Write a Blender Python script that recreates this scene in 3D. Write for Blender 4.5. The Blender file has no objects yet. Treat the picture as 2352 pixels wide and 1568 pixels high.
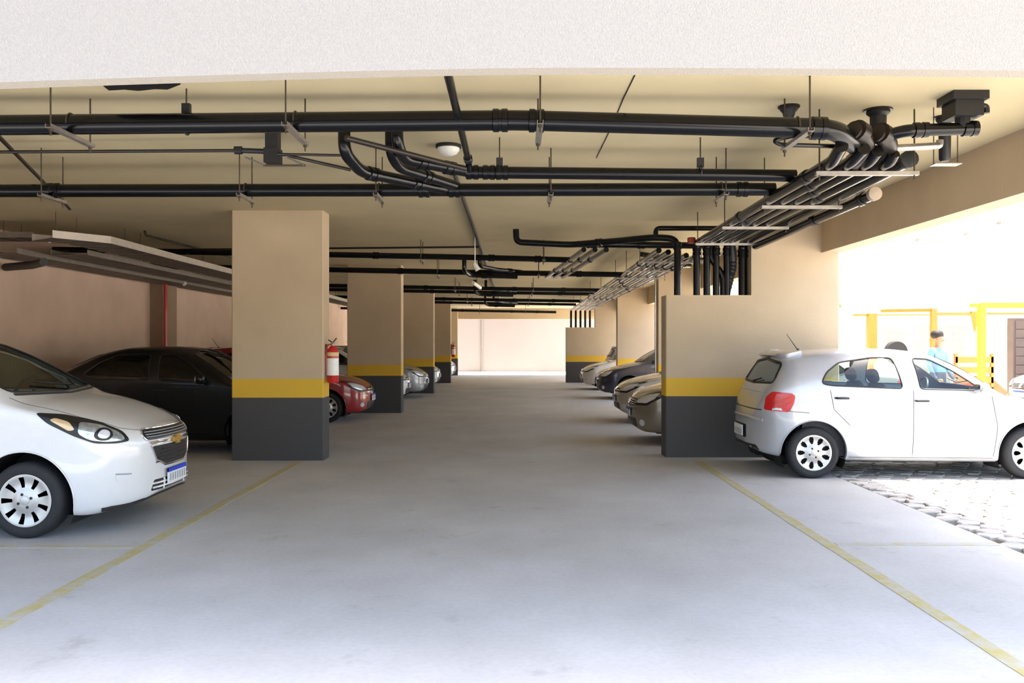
import bpy, bmesh, math, random
import numpy as np
from mathutils import Vector, Matrix
from mathutils.bvhtree import BVHTree
random.seed(7)
PI = math.pi
S = bpy.context.scene
C = S.collection

# ---------------------------------------------------------------- camera, light, exposure
F = 2000.0; VX, VY = 1182.0, 790.0; CH = 1.55          # focal length in pixels, vanishing point, eye height
cam = bpy.data.cameras.new('camera'); camo = bpy.data.objects.new('camera', cam); C.objects.link(camo)
cam.sensor_width = 36.0; cam.lens = F * 36.0 / 2352.0
cam.shift_x = -(VX - 1176) / 2352.0; cam.shift_y = (VY - 784) / 2352.0
cam.clip_start = 0.05; cam.clip_end = 500
camo.location = (0, 0, CH); camo.rotation_euler = (PI / 2, 0, 0)
S.camera = camo
W = bpy.data.worlds.new('sky'); S.world = W; W.use_nodes = True
nt = W.node_tree; bg = nt.nodes['Background']
sky = nt.nodes.new('ShaderNodeTexSky'); sky.sky_type = 'NISHITA'; sky.sun_disc = False
sky.sun_elevation = math.radians(72); sky.sun_rotation = math.radians(100)
sky.air_density = 1.0; sky.dust_density = 2.5; sky.ozone_density = 1.0
nt.links.new(sky.outputs[0], bg.inputs[0]); bg.inputs[1].default_value = 0.60
sl = bpy.data.lights.new('sun', 'SUN'); sl.energy = 19.5; sl.angle = math.radians(0.6); sl.color = (1.0, .95, .86)
so = bpy.data.objects.new('sun', sl); C.objects.link(so); so.location = (30, -5, 60)
so.rotation_euler = Vector((0.125, 0.012, 0.95)).to_track_quat('Z', 'Y').to_euler()
S.view_settings.view_transform = 'Standard'; S.view_settings.look = 'None'
S.view_settings.exposure = 0.35; S.view_settings.gamma = 1.0; S.view_settings.use_curve_mapping = False
try:
    S.cycles.max_bounces = 14; S.cycles.diffuse_bounces = 8; S.cycles.glossy_bounces = 5
    S.cycles.transparent_max_bounces = 16
except Exception: pass

def U(px, py, z):                                        # a picture point seen at height z -> the place in the garage
    d = F * (z - CH) / (VY - py); return Vector(((px - VX) * d / F, d, z))
def UD(px, py, d): return Vector(((px - VX) * d / F, d, CH + (VY - py) * d / F))

# ---------------------------------------------------------------- materials
MATS = {}
def srgb(r, g, b):
    f = lambda c: (c / 255 / 12.92) if c / 255 <= .04045 else ((c / 255 + .055) / 1.055) ** 2.4
    return (f(r), f(g), f(b), 1)
def mat(name, col, rough=.6, metal=0, var=.12, scale=6, bump=0, bscale=60, coat=0, spec=.5, emis=None):
    if name in MATS: return MATS[name]
    m = bpy.data.materials.new(name); m.use_nodes = True; n = m.node_tree; b = n.nodes['Principled BSDF']
    c = col if len(col) == 4 else (*col, 1)
    b.inputs['Roughness'].default_value = rough; b.inputs['Metallic'].default_value = metal
    b.inputs['Specular IOR Level'].default_value = spec
    if coat: b.inputs['Coat Weight'].default_value = coat; b.inputs['Coat Roughness'].default_value = .05
    tc = n.nodes.new('ShaderNodeTexCoord')
    if var:
        nz = n.nodes.new('ShaderNodeTexNoise'); nz.inputs['Scale'].default_value = scale; nz.inputs['Detail'].default_value = 5
        n.links.new(tc.outputs['Object'], nz.inputs['Vector'])
        mr = n.nodes.new('ShaderNodeMapRange'); mr.inputs[1].default_value = .3; mr.inputs[2].default_value = .7
        mr.inputs[3].default_value = 1 - var; mr.inputs[4].default_value = 1 + var
        n.links.new(nz.outputs['Fac'], mr.inputs[0])
        mx = n.nodes.new('ShaderNodeVectorMath'); mx.operation = 'SCALE'; mx.inputs[0].default_value = c[:3]
        n.links.new(mr.outputs[0], mx.inputs['Scale']); n.links.new(mx.outputs[0], b.inputs['Base Color'])
    else: b.inputs['Base Color'].default_value = c
    if bump:
        n2 = n.nodes.new('ShaderNodeTexNoise'); n2.inputs['Scale'].default_value = bscale; n2.inputs['Detail'].default_value = 4
        n.links.new(tc.outputs['Object'], n2.inputs['Vector'])
        bp = n.nodes.new('ShaderNodeBump'); bp.inputs['Strength'].default_value = bump; bp.inputs['Distance'].default_value = .02
        n.links.new(n2.outputs['Fac'], bp.inputs['Height']); n.links.new(bp.outputs[0], b.inputs['Normal'])
    if emis: b.inputs['Emission Color'].default_value = emis; b.inputs['Emission Strength'].default_value = 1
    MATS[name] = m; return m
def glass(name, tint, refl=.5):
    if name in MATS: return MATS[name]
    m = bpy.data.materials.new(name); m.use_nodes = True; n = m.node_tree; n.nodes.clear()
    o = n.nodes.new('ShaderNodeOutputMaterial'); t = n.nodes.new('ShaderNodeBsdfTransparent'); g = n.nodes.new('ShaderNodeBsdfGlossy')
    t.inputs[0].default_value = (*tint, 1); g.inputs['Roughness'].default_value = .03; g.inputs[0].default_value = (.9, .9, .9, 1)
    lw = n.nodes.new('ShaderNodeLayerWeight'); lw.inputs[0].default_value = .5
    pw = n.nodes.new('ShaderNodeMath'); pw.operation = 'POWER'; pw.inputs[1].default_value = 4; n.links.new(lw.outputs['Facing'], pw.inputs[0])
    fr = n.nodes.new('ShaderNodeMath'); fr.operation = 'MULTIPLY_ADD'; fr.inputs[1].default_value = .7; fr.inputs[2].default_value = .045; n.links.new(pw.outputs[0], fr.inputs[0])
    mx = n.nodes.new('ShaderNodeMixShader')
    n.links.new(fr.outputs[0], mx.inputs[0]); n.links.new(t.outputs[0], mx.inputs[1]); n.links.new(g.outputs[0], mx.inputs[2])
    n.links.new(mx.outputs[0], o.inputs[0]); MATS[name] = m; return m
def banded(name, wall, yellow, grey, z1, z2):            # plaster painted grey at the foot, a yellow stripe, cream above
    m = mat(name, wall, .75, 0, .06, 1.6, .12, 45, spec=.25); n = m.node_tree; b = n.nodes['Principled BSDF']
    src = b.inputs['Base Color'].links[0].from_socket
    tc = n.nodes.new('ShaderNodeTexCoord'); sp = n.nodes.new('ShaderNodeSeparateXYZ'); n.links.new(tc.outputs['Object'], sp.inputs[0])
    def step(z):
        g = n.nodes.new('ShaderNodeMath'); g.operation = 'GREATER_THAN'; g.inputs[1].default_value = z
        n.links.new(sp.outputs['Z'], g.inputs[0]); return g.outputs[0]
    a = n.nodes.new('ShaderNodeMix'); a.data_type = 'RGBA'; a.inputs[6].default_value = yellow; n.links.new(src, a.inputs[7]); n.links.new(step(z2), a.inputs[0])
    c = n.nodes.new('ShaderNodeMix'); c.data_type = 'RGBA'; c.inputs[6].default_value = grey; n.links.new(a.outputs[2], c.inputs[7]); n.links.new(step(z1), c.inputs[0])
    n.links.new(c.outputs[2], b.inputs['Base Color'])
    return m

# ---------------------------------------------------------------- mesh helpers
class MB:
    def __init__(s): s.v = []; s.f = []; s.m = []
    def add(s, vs, fs, mi=0):
        o = len(s.v); s.v += [tuple(p) for p in vs]; s.f += [tuple(i + o for i in f) for f in fs]; s.m += [mi] * len(fs); return s
    def box(s, x0, x1, y0, y1, z0, z1, mi=0):
        vs = [(x, y, z) for z in (z0, z1) for y in (y0, y1) for x in (x0, x1)]
        return s.add(vs, [(0, 2, 3, 1), (4, 5, 7, 6), (0, 1, 5, 4), (2, 6, 7, 3), (0, 4, 6, 2), (1, 3, 7, 5)], mi)
    def cbox(s, c, d, mi=0):
        return s.box(c[0] - d[0] / 2, c[0] + d[0] / 2, c[1] - d[1] / 2, c[1] + d[1] / 2, c[2] - d[2] / 2, c[2] + d[2] / 2, mi)
    def rbox(s, c, d, e=4.0, n=12, rot=None, mi=0):      # rounded block (superellipsoid)
        vs = []; fs = []
        sg = lambda a: math.copysign(abs(a) ** (2 / e), a)
        for i in range(n + 1):
            t = -PI / 2 + PI * i / n
            for j in range(2 * n):
                p = -PI + PI * j / n
                q = Vector((sg(math.cos(t)) * sg(math.cos(p)) * d[0] / 2, sg(math.cos(t)) * sg(math.sin(p)) * d[1] / 2, sg(math.sin(t)) * d[2] / 2))
                if rot is not None: q = rot @ q
                vs.append(q + Vector(c))
        for i in range(n):
            for j in range(2 * n):
                k = (j + 1) % (2 * n); fs.append((i * 2 * n + j, i * 2 * n + k, (i + 1) * 2 * n + k, (i + 1) * 2 * n + j))
        return s.add(vs, fs, mi)
    def tube(s, pts, r, n=12, mi=0, cap=True):
        pts = [Vector(p) for p in pts]; rr = r if isinstance(r, (list, tuple)) else [r] * len(pts)
        vs = []; fs = []; ref = None
        for i, p in enumerate(pts):
            a = pts[max(i - 1, 0)]; b = pts[min(i + 1, len(pts) - 1)]; t = (b - a)
            if t.length < 1e-9: t = Vector((0, 0, 1))
            t.normalize()
            if ref is None: ref = t.orthogonal().normalized()
            u = ref - t * ref.dot(t)
            if u.length < 1e-6: u = t.orthogonal()
            u.normalize(); ref = u; w = t.cross(u)
            vs += [p + (u * math.cos(2 * PI * k / n) + w * math.sin(2 * PI * k / n)) * rr[i] for k in range(n)]
        for i in range(len(pts) - 1):
            for k in range(n):
                k2 = (k + 1) % n; fs.append((i * n + k, i * n + k2, (i + 1) * n + k2, (i + 1) * n + k))
        if cap: fs.append(tuple(range(n - 1, -1, -1))); fs.append(tuple((len(pts) - 1) * n + k for k in range(n)))
        return s.add(vs, fs, mi)
    def lathe(s, prof, n=24, M=None, mi=0, close=True):  # prof: (radius, along-axis); axis is local Z
        vs = []; fs = []; M = M or Matrix()
        for r, z in prof:
            for k in range(n): vs.append(M @ Vector((r * math.cos(2 * PI * k / n), r * math.sin(2 * PI * k / n), z)))
        for i in range(len(prof) - 1):
            for k in range(n):
                k2 = (k + 1) % n; fs.append((i * n + k, i * n + k2, (i + 1) * n + k2, (i + 1) * n + k))
        if close:
            if prof[0][0] > 1e-6: fs.append(tuple(range(n - 1, -1, -1)))
            if prof[-1][0] > 1e-6: fs.append(tuple((len(prof) - 1) * n + k for k in range(n)))
        return s.add(vs, fs, mi)
    def prism(s, poly, y0, y1, axis='y', mi=0):          # extrude a 2-D outline (a, b) along an axis
        P = {'y': lambda a, b, t: (a, t, b), 'x': lambda a, b, t: (t, a, b), 'z': lambda a, b, t: (a, b, t)}[axis]
        n = len(poly); vs = [P(a, b, y0) for a, b in poly] + [P(a, b, y1) for a, b in poly]
        fs = [tuple(range(n)), tuple(range(2 * n - 1, n - 1, -1))] + [(i, i + n, (i + 1) % n + n, (i + 1) % n) for i in range(n)]
        return s.add(vs, fs, mi)
    def mesh(s, name, mats, smooth=35):
        me = bpy.data.meshes.new(name); me.from_pydata(s.v, [], s.f)
        for m in (mats if isinstance(mats, (list, tuple)) else [mats]): me.materials.append(m)
        me.polygons.foreach_set('material_index', s.m)
        bm = bmesh.new(); bm.from_mesh(me); bmesh.ops.recalc_face_normals(bm, faces=bm.faces); bm.to_mesh(me); bm.free()
        if smooth: me.shade_smooth(); me.set_sharp_from_angle(angle=math.radians(smooth))
        me.update(); return me
    def build(s, name, mats, parent=None, smooth=35, loc=None):
        o = bpy.data.objects.new(name, s.mesh(name, mats, smooth)); C.objects.link(o)
        if parent is not None: o.parent = parent
        if loc is not None: o.location = loc
        return o
def tag(o, label=None, cat=None, group=None, kind=None):
    if label: o['label'] = label
    if cat: o['category'] = cat
    if group: o['group'] = group
    if kind: o['kind'] = kind
    return o
def empty(name, loc=(0, 0, 0), rz=0):
    o = bpy.data.objects.new(name, None); C.objects.link(o); o.location = loc; o.rotation_euler = (0, 0, rz); o.empty_display_size = .2; return o
def copy_tree(o, parent=None):
    kids = list(o.children); c = o.copy(); C.objects.link(c); c.parent = parent
    for k in kids: copy_tree(k, c)
    return c
def fillet(pts, r, n=6):                                  # round the corners of a polyline
    pts = [Vector(p) for p in pts]; out = [pts[0]]
    for i in range(1, len(pts) - 1):
        a = pts[i - 1] - pts[i]; b = pts[i + 1] - pts[i]; q = min(r, a.length * .48, b.length * .48)
        p0 = pts[i] + a.normalized() * q; p1 = pts[i] + b.normalized() * q
        for k in range(n + 1):
            t = k / n; out.append(p0 * (1 - t) ** 2 + pts[i] * 2 * t * (1 - t) + p1 * t * t)
    out.append(pts[-1]); return out
def rpoly(pts, r, n=4):                                   # 2-D outline with rounded corners
    m = len(pts); out = []
    for i in range(m):
        p = Vector(pts[i]); a = Vector(pts[i - 1]) - p; b = Vector(pts[(i + 1) % m]) - p
        q = min(r, a.length * .45, b.length * .45); p0 = p + a.normalized() * q; p1 = p + b.normalized() * q
        for k in range(n + 1):
            t = k / n; v = p0 * (1 - t) ** 2 + p * 2 * t * (1 - t) + p1 * t * t; out.append((v.x, v.y))
    return out

# ---------------------------------------------------------------- shared materials
CREAM = srgb(190, 171, 144)
M_band = banded('painted_plaster', CREAM, srgb(216, 174, 62), srgb(76, 75, 76), .837, 1.086)
M_wall = mat('cream_plaster', CREAM, .8, 0, .08, 1.3, .1, 40, spec=.2)
M_ceil = mat('ceiling_plaster', srgb(196, 182, 148), .85, 0, .07, .9, .08, 30, spec=.15)
M_stucco = mat('white_stucco', srgb(162, 155, 145), .9, 0, .05, 90, .5, 130, spec=.15)
M_white = mat('white_render', srgb(240, 238, 232), .85, 0, .03, 2)
M_pipe = mat('black_pvc', srgb(11, 11, 13), .2, 0, .12, 5, spec=.3)
M_pipe2 = mat('dark_iron', srgb(34, 26, 22), .4, .2, .2, 9)
M_galv = mat('galvanised_steel', srgb(170, 164, 156), .4, .85, .12, 14)
M_rod = mat('threaded_rod', srgb(80, 70, 60), .5, .7, .1, 30)
M_tray = mat('tray_steel', srgb(196, 188, 176), .55, .5, .08, 9)
M_tray2 = mat('darker_tray_steel', srgb(132, 124, 114), .6, .4, .1, 9)  # darker steel colour for the trays towards the left wall
M_red = mat('red_enamel', srgb(186, 26, 22), .35, 0, .05, 8, coat=.4)
M_capg = mat('pipe_end_cap', srgb(168, 152, 134), .6, 0, .08, 20)
M_blk = mat('black_plastic', srgb(24, 24, 26), .5, 0, .08, 30)
M_lamp = mat('white_lamp_plastic', srgb(238, 236, 228), .4, 0, .03, 10)

# floor: worn concrete, broad mottling, scuffs
def floor_mat():
    m = mat('worn_concrete', (.44, .45, .47), .62, 0, 0, spec=.4); n = m.node_tree; b = n.nodes['Principled BSDF']
    tc = n.nodes.new('ShaderNodeTexCoord')
    def noise(sc, det, rough=.6, st=(1, 1, 1)):
        mp = n.nodes.new('ShaderNodeMapping'); mp.inputs['Scale'].default_value = st; n.links.new(tc.outputs['Object'], mp.inputs[0])
        z = n.nodes.new('ShaderNodeTexNoise'); z.inputs['Scale'].default_value = sc; z.inputs['Detail'].default_value = det; z.inputs['Roughness'].default_value = rough
        n.links.new(mp.outputs[0], z.inputs['Vector']); return z.outputs['Fac']
    def ramp(src, stops):
        r = n.nodes.new('ShaderNodeValToRGB'); e = r.color_ramp.elements
        e[0].position, e[0].color = stops[0][0], stops[0][1]; e[1].position, e[1].color = stops[-1][0], stops[-1][1]
        for p, c in stops[1:-1]: q = e.new(p); q.color = c
        n.links.new(src, r.inputs[0]); return r.outputs[0]
    a = ramp(noise(.8, 9, .62, (1, .8, 1)), [(.3, (.42, .415, .405, 1)), (.5, (.48, .477, .468, 1)), (.7, (.545, .542, .535, 1))])
    d = ramp(noise(1.9, 6, .7), [(.60, (1, 1, 1, 1)), (.72, (.80, .79, .78, 1))])
    e = ramp(noise(28, 3), [(.35, (.93, .93, .93, 1)), (.6, (1.0, 1.0, 1.0, 1))])
    def mul(x, y):
        q = n.nodes.new('ShaderNodeMix'); q.data_type = 'RGBA'; q.blend_type = 'MULTIPLY'; q.inputs[0].default_value = 1
        n.links.new(x, q.inputs[6]); n.links.new(y, q.inputs[7]); return q.outputs[2]
    n.links.new(mul(mul(a, d), e), b.inputs['Base Color'])
    bp = n.nodes.new('ShaderNodeBump'); bp.inputs['Strength'].default_value = .12; bp.inputs['Distance'].default_value = .01
    n.links.new(noise(40, 4), bp.inputs['Height']); n.links.new(bp.outputs[0], b.inputs['Normal'])
    return m
M_floor = floor_mat()
def line_mat(name, col, lo, hi):
    m = mat(name, (.4, .4, .4), .7, 0, 0, spec=.3); n = m.node_tree; b = n.nodes['Principled BSDF']
    tc = n.nodes.new('ShaderNodeTexCoord'); z = n.nodes.new('ShaderNodeTexNoise'); z.inputs['Scale'].default_value = 7; z.inputs['Detail'].default_value = 8; z.inputs['Roughness'].default_value = .7
    n.links.new(tc.outputs['Object'], z.inputs['Vector']); r = n.nodes.new('ShaderNodeValToRGB')
    r.color_ramp.elements[0].position = lo; r.color_ramp.elements[0].color = (.45, .455, .465, 1); r.color_ramp.elements[1].position = hi; r.color_ramp.elements[1].color = col
    n.links.new(z.outputs['Fac'], r.inputs[0]); n.links.new(r.outputs[0], b.inputs['Base Color']); return m
M_line = line_mat('worn_yellow_paint', srgb(178, 166, 106), .33, .58)
M_faint = line_mat('faded_yellow_paint', srgb(176, 168, 126), .40, .66)

# ================================================================= THE SETTING
H = 3.33; ZB = 2.80
XL, XR = -8.0, 4.2
struct = lambda mb, name, m, smooth=0, loc=None: tag(mb.build(name, m, None, smooth, loc), kind='structure')
struct(MB().box(-60, 80, -60, 90, -.30, -.035), 'ground', mat('pale_yard_concrete', srgb(214, 206, 192), .85, 0, .08, .6))
struct(MB().box(XL - .2, 3.76, 1.6, 49.2, -.2, 0), 'floor', M_floor)
struct(MB().box(-40, 3.76, -45, 1.6, -.2, -.008), 'driveway', mat('added_low_bounce_ground', srgb(84, 84, 88), .9, 0, .15, 9, .3, 80))  # unseen dark ground, added to cut the light bounced onto the pillars
struct(MB().box(XL, XR, 4.04, 43.5, H, H + .3), 'ceiling', M_ceil)
# wall above the entrance, its lower edge very slightly cambered
def fascia():
    xs = np.linspace(XL - .2, XR + .26, 40); poly = []
    for x in xs: poly.append((x, ZB - .036 * (math.sqrt(1 + max(0, .3 - x) ** 2) - 1) - .0035 * max(0, x - .3) ** 2))
    poly += [(XR + .26, 12.0), (XL - .2, 12.0)]
    return poly
struct(MB().prism(fascia(), 3.94, 4.04), 'wall_front', M_stucco, 25)
struct(MB().box(XR, XR + .26, 4.04, 43.5, ZB, 12), 'wall_right', M_wall)
struct(MB().box(XL - .2, XL, 4.04, 43.9, 0, 12), 'wall_left', mat('pinkish_plaster', srgb(216, 190, 170), .8, 0, .08, 1.3, .1, 40, spec=.2))
struct(MB().box(XL, XR, 43.5, 43.9, ZB, 12), 'wall_rear_beam', M_wall)
struct(MB().box(XL - .25, XR + .31, 3.89, 43.95, 12.0, 12.25), 'roof', M_wall)
struct(MB().box(-30, 6, 49.2, 49.5, 0, 5.2), 'wall_back', mat('pale_back_wall', srgb(158, 147, 140), .85, 0, .04, .5))
tag(struct(MB().box(XL, XL + .28, 19.1, 19.9, 0, H), 'pilaster', mat('shaded_brown_plaster', srgb(150, 126, 104), .8, 0, .08, 2)), 'brown pilaster, shade in its colour, on the left wall behind the red riser pipe')  # the pilaster's shade is put into its darker brown colour
def pillar(x0, x1, y, t, lab, z1=H, name='pillar', bl=.012, br=.012):
    mb = MB(); b = .012
    poly = [(x0 + bl, y), (x1 - br, y)] + ([(x1, y + br), (x1, y + t - br)] if br else []) + [(x1 - br, y + t), (x0 + bl, y + t)] + ([(x0, y + t - bl), (x0, y + bl)] if bl else [])
    mb.prism(poly, 0, z1, 'z')
    return tag(mb.build(name, M_band, None, 25), lab, kind='structure')
PY = [11.6, 19.6, 27.4, 34.7, 43.1]
for i, y in enumerate(PY):
    pillar(-3.77 if i < 4 else -4.0, -2.55 if i < 4 else -2.82, y, .38,
           ['first left pillar from the entrance, fire extinguisher on its side', 'second left pillar from the entrance, beside the red hatchback',
            'third left pillar from the entrance, beside a silver hatchback', 'fourth left pillar from the entrance', 'last left pillar, beside the bright rear exit'][i])
for i, y in enumerate([11.92, 19.6, 27.4, 35.0]):
    pillar(3.24, 4.445, y, .38, ['right-hand pillar behind the silver hatchback', 'second pillar along the open right side', 'third pillar along the open right side', 'last pillar on the open right side'][i], bl=0)
for i, y in enumerate([11.92, 35.0]):
    pillar(2.07, 3.24, y, .38, ['low banded wall with drain pipes standing on it, nearest the silver hatchback', 'low banded wall with drain pipes standing on it, by the rear exit'][i], 2.22, 'low_wall', br=0)
# floor paint
def fline(x0, x1, y0, y1, m, lab, rough=0):
    mb = MB(); n = max(2, int(max(x1 - x0, y1 - y0) / .35))
    if (y1 - y0) > (x1 - x0):
        ys = np.linspace(y0, y1, n); pts = [(x0 + random.uniform(-.006, .006), y) for y in ys] + [(x1 + random.uniform(-.006, .006), y) for y in ys[::-1]]
    else:
        xs = np.linspace(x0, x1, n); pts = [(x, y0 + random.uniform(-.006, .006)) for x in xs] + [(x, y1 + random.uniform(-.006, .006)) for x in xs[::-1]]
    mb.prism(pts, 0, .003, 'z'); tag(mb.build('floor_line', m, None, 0), lab, 'floor marking', 'painted bay lines on the floor')
fline(-2.885, -2.785, 1.7, 11.4, M_line, 'worn yellow bay line running from the entrance to the first left pillar')
fline(2.375, 2.475, 1.7, 11.5, M_line, 'worn yellow bay line running to the low wall past the silver hatchback')
fline(-7.6, -2.90, 6.62, 6.72, M_faint, 'faded yellow cross line beside the white minivan')
fline(2.49, 3.74, 6.70, 6.80, M_faint, 'faded cross line reaching the cobbled yard edge')
# concrete scuffs are in the floor material
# ================================================================= COBBLED YARD EDGE
M_cob = mat('cobble_stone', srgb(176, 172, 166), .8, 0, .25, 3, .3, 40)
cob = tag(MB().box(3.76, 9.6, 3.2, 14.6, -.2, -.03).build('cobble_bed', mat('sandy_joint', srgb(120, 114, 100), .95, 0, .2, 30), None, 0), kind='structure')
cob.name = 'cobbled_yard'
def cobble_mesh(k):
    rnd = random.Random(k); n = rnd.choice([5, 6, 6, 7]); mb = MB(); ang = sorted((i + rnd.uniform(-.25, .25)) * 2 * PI / n for i in range(n))
    lo = [(math.cos(a) * .118 * rnd.uniform(.92, 1.05), math.sin(a) * .100 * rnd.uniform(.92, 1.05)) for a in ang]
    vs = [(x, y, -.05) for x, y in lo] + [(x, y, -.008) for x, y in lo] + [(x * .90, y * .90, rnd.uniform(-.002, .002)) for x, y in lo]
    fs = []
    for r in range(2):
        for i in range(n): j = (i + 1) % n; fs.append((r * n + i, r * n + j, (r + 1) * n + j, (r + 1) * n + i))
    fs.append(tuple(2 * n + i for i in range(n))); mb.add(vs, fs); return mb
cm = [cobble_mesh(k) for k in range(8)]; cmesh = [m.mesh('cobble', M_cob, 0) for m in cm]
rest = MB(); cells = []
for j in range(66):
    for i in range(28):
        x = 3.87 + i * .205 + (j % 2) * .1; y = 3.35 + j * .17
        if y < 14.4 and x < 9.4: cells.append((x + random.uniform(-.012, .012), y + random.uniform(-.01, .01)))
vis = lambda c: c[0] < .6 * c[1] and 5.5 < c[1] < 12.6
cells.sort(key=lambda c: (not vis(c), c[1]))
for q, (x, y) in enumerate(cells):
    k = random.randrange(8); a = random.choice([0, PI]) + random.uniform(-.1, .1); z = random.uniform(-.008, .004)
    if q < 300:
        o = bpy.data.objects.new('cobble', cmesh[k]); C.objects.link(o); o.parent = cob; o.location = (x, y, z); o.rotation_euler = (0, 0, a)
    else:
        R = Matrix.Translation((x, y, z)) @ Matrix.Rotation(a, 4, 'Z'); rest.add([R @ Vector(p) for p in cm[k].v], cm[k].f)
tag(rest.build('cobbles', M_cob, cob, 0), kind='stuff')
# ================================================================= CEILING PIPEWORK
def pipe(name, pts, r, lab, m=None, fil=.12, couplings=(), cat='pipe', group='black drain pipes under the ceiling', n=14, caps=None):
    root = empty(name, pts[0]); o = Vector(pts[0]); m = m or M_pipe
    loc = [Vector(p) - o for p in pts]
    MB().tube(fillet(loc, fil), r, n).build('pipe_run', m, root)
    for (i, t) in couplings:                               # i-th segment, fraction along it
        a, b = loc[i], loc[i + 1]; c = a.lerp(b, t); d = (b - a).normalized()
        MB().tube([c - d * .055, c - d * .05, c - d * .012, c - d * .010, c + d * .010, c + d * .012, c + d * .05, c + d * .055],
                  [r, r + .011, r + .011, r + .005, r + .005, r + .011, r + .011, r], n).build('coupling', m, root)
    if caps is not None:
        d = (loc[0] - loc[1]).normalized()
        MB().tube([loc[0] - d * .051, loc[0] - d * .05, loc[0] + d * .010, loc[0] + d * .014], [r, r + .008, r + .008, r * .9], n).build('end_cap', caps, root)
    return tag(root, lab, cat, group)
def hanger(x, y, zp, r, lab, hl=.27, group='channel hangers carrying the cross pipes'):
    root = empty('pipe_hanger', (x, y, zp)); zb = -r - .022
    mb = MB(); mb.box(-.021, .021, -hl, hl, zb - .004, zb); mb.box(-.021, -.017, -hl, hl, zb, zb + .022); mb.box(.017, .021, -hl, hl, zb, zb + .022); mb.build('channel', M_galv, root, 0)
    for s in (-1, 1):
        MB().tube([(0, s * (hl - .03), zb - .05), (0, s * (hl - .03), H - zp)], .006, 6).build('rod', M_rod, root)
        MB().lathe([(.014, zb - .02), (.014, zb - .004)], 6, Matrix.Translation((0, s * (hl - .03), 0))).build('nut', M_rod, root, 0)
    MB().tube([(0, math.cos(t) * (r + .004), math.sin(t) * (r + .004)) for t in np.linspace(-.1, PI + .1, 12)], .006, 6).build('clamp', M_rod, root)
    return tag(root, lab, 'pipe hanger', group)
def strap(x, y, zp, r, lab):                               # a single drop strap with a clevis block on top
    root = empty('pipe_strap', (x, y, zp))
    MB().tube([(0, 0, r), (0, 0, H - zp)], .006, 6).build('rod', M_rod, root)
    MB().box(-.028, .028, -.02, .02, r - .01, r + .07).build('clevis', M_blk, root, 0)
    MB().tube([(0, math.cos(t) * (r + .004), math.sin(t) * (r + .004)) for t in np.linspace(0, 2 * PI, 20)], .007, 6).build('ring', M_blk, root)
    return tag(root, lab, 'pipe hanger', 'single drop straps on the cross pipes')

# first three cross pipes
A_y = 6.05
pA = [(XL + .05, A_y, 3.03), (0.02, A_y, 3.105), (2.22, A_y, 3.045), (2.50, A_y + .3, 2.99)]
pipe('drain_pipe', pA, .070, 'thickest black drain pipe slung across the ceiling just behind the entrance', couplings=[(0, .985), (1, .06), (1, .95), (0, .45)], fil=.14)
zA = lambda x: 3.105 + (x * .0094 if x < 0 else -x * .027)
for x, l in [(-3.08, 'channel hanger on the first cross pipe beside the minivan bay'), (-1.52, 'channel hanger on the first cross pipe beside the black valve box'),
             (.17, 'channel hanger on the first cross pipe at its mid coupling'), (1.96, 'channel hanger on the first cross pipe by the pipe manifold')]:
    hanger(x, A_y, zA(x), .07, l, .30)
strap(U(443, 215, H).x + .0, A_y + .02, zA(-2.2), .07, 'drop strap with dark clevis on the first cross pipe')
B_y = 8.1; zB = lambda x: 2.985 + .002 * x
pipe('drain_pipe', [(XL + .05, B_y, zB(-8)), (-.62, B_y, zB(-.6)), (2.42, B_y, zB(2.4))], .060, 'long black drain pipe crossing over the first pillar, parallel to the thickest one', couplings=[(0, .5), (0, .97), (1, .02), (1, .9)])
for x, l in [(-4.3, 'channel hanger on the second cross pipe by the left wall'), (-2.5, 'channel hanger on the second cross pipe above the first left pillar'), (-1.26, 'channel hanger under the sloping branch pipes'),
             (.33, 'channel hanger on the second cross pipe above the driveway'), (1.92, 'channel hanger on the second cross pipe by the sloping bundle')]:
    hanger(x, B_y, zB(x), .06, l, .22)
C_y = 7.5; zC = 3.03
pipe('drain_pipe', [(-.42, C_y, zC), (2.42, C_y, zC - .03)], .052, 'shorter black drain pipe between the two long cross pipes', couplings=[(0, .02), (0, .07), (0, .11)])
for x, l in [(-.13, 'drop strap on the short cross pipe at its branch end'), (1.6, 'drop strap on the short cross pipe by the pipe bundle')]: strap(x, C_y, zC, .052, l)
# branches around the middle
pipe('branch_pipe', [(-1.36, 6.95, H - .004), (-1.36, 6.95, 3.08), (-1.28, 7.25, 2.985), (-.62, B_y, 2.985)], .050, 'black branch pipe dropping from the slab and sloping into the second cross pipe', couplings=[(2, .62), (2, .12)], fil=.10)
pipe('branch_pipe', [(-.93, 6.9, H - .004), (-.93, 6.9, 3.13), (-.90, 7.1, 3.055), (-.40, C_y, 3.035)], .048, 'black branch pipe dropping from the slab into the short cross pipe', couplings=[(2, .7), (2, .3)], fil=.10)
pipe('branch_pipe', [(-1.02, 7.15, H - .004), (-1.02, 7.15, 3.12), (-.98, 7.35, 3.04), (-.55, 7.95, 3.0)], .045, 'second black dropper elbow tucked behind the branch pipes', couplings=[(2, .5)], fil=.09)
pipe('branch_pipe', [(-1.27, 6.55, 3.10), (-.42, 7.42, 3.045)], .022, 'slim pipe running diagonally above the branch pipes', M_pipe2)
pipe('branch_pipe', [(-.385, 4.06, 3.12), (-.39, 7.40, 3.10), (-.39, 7.46, 3.03)], .027, 'slim black pipe running from the entrance beam to the short cross pipe', fil=.04, couplings=[(0, .97)])
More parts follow.
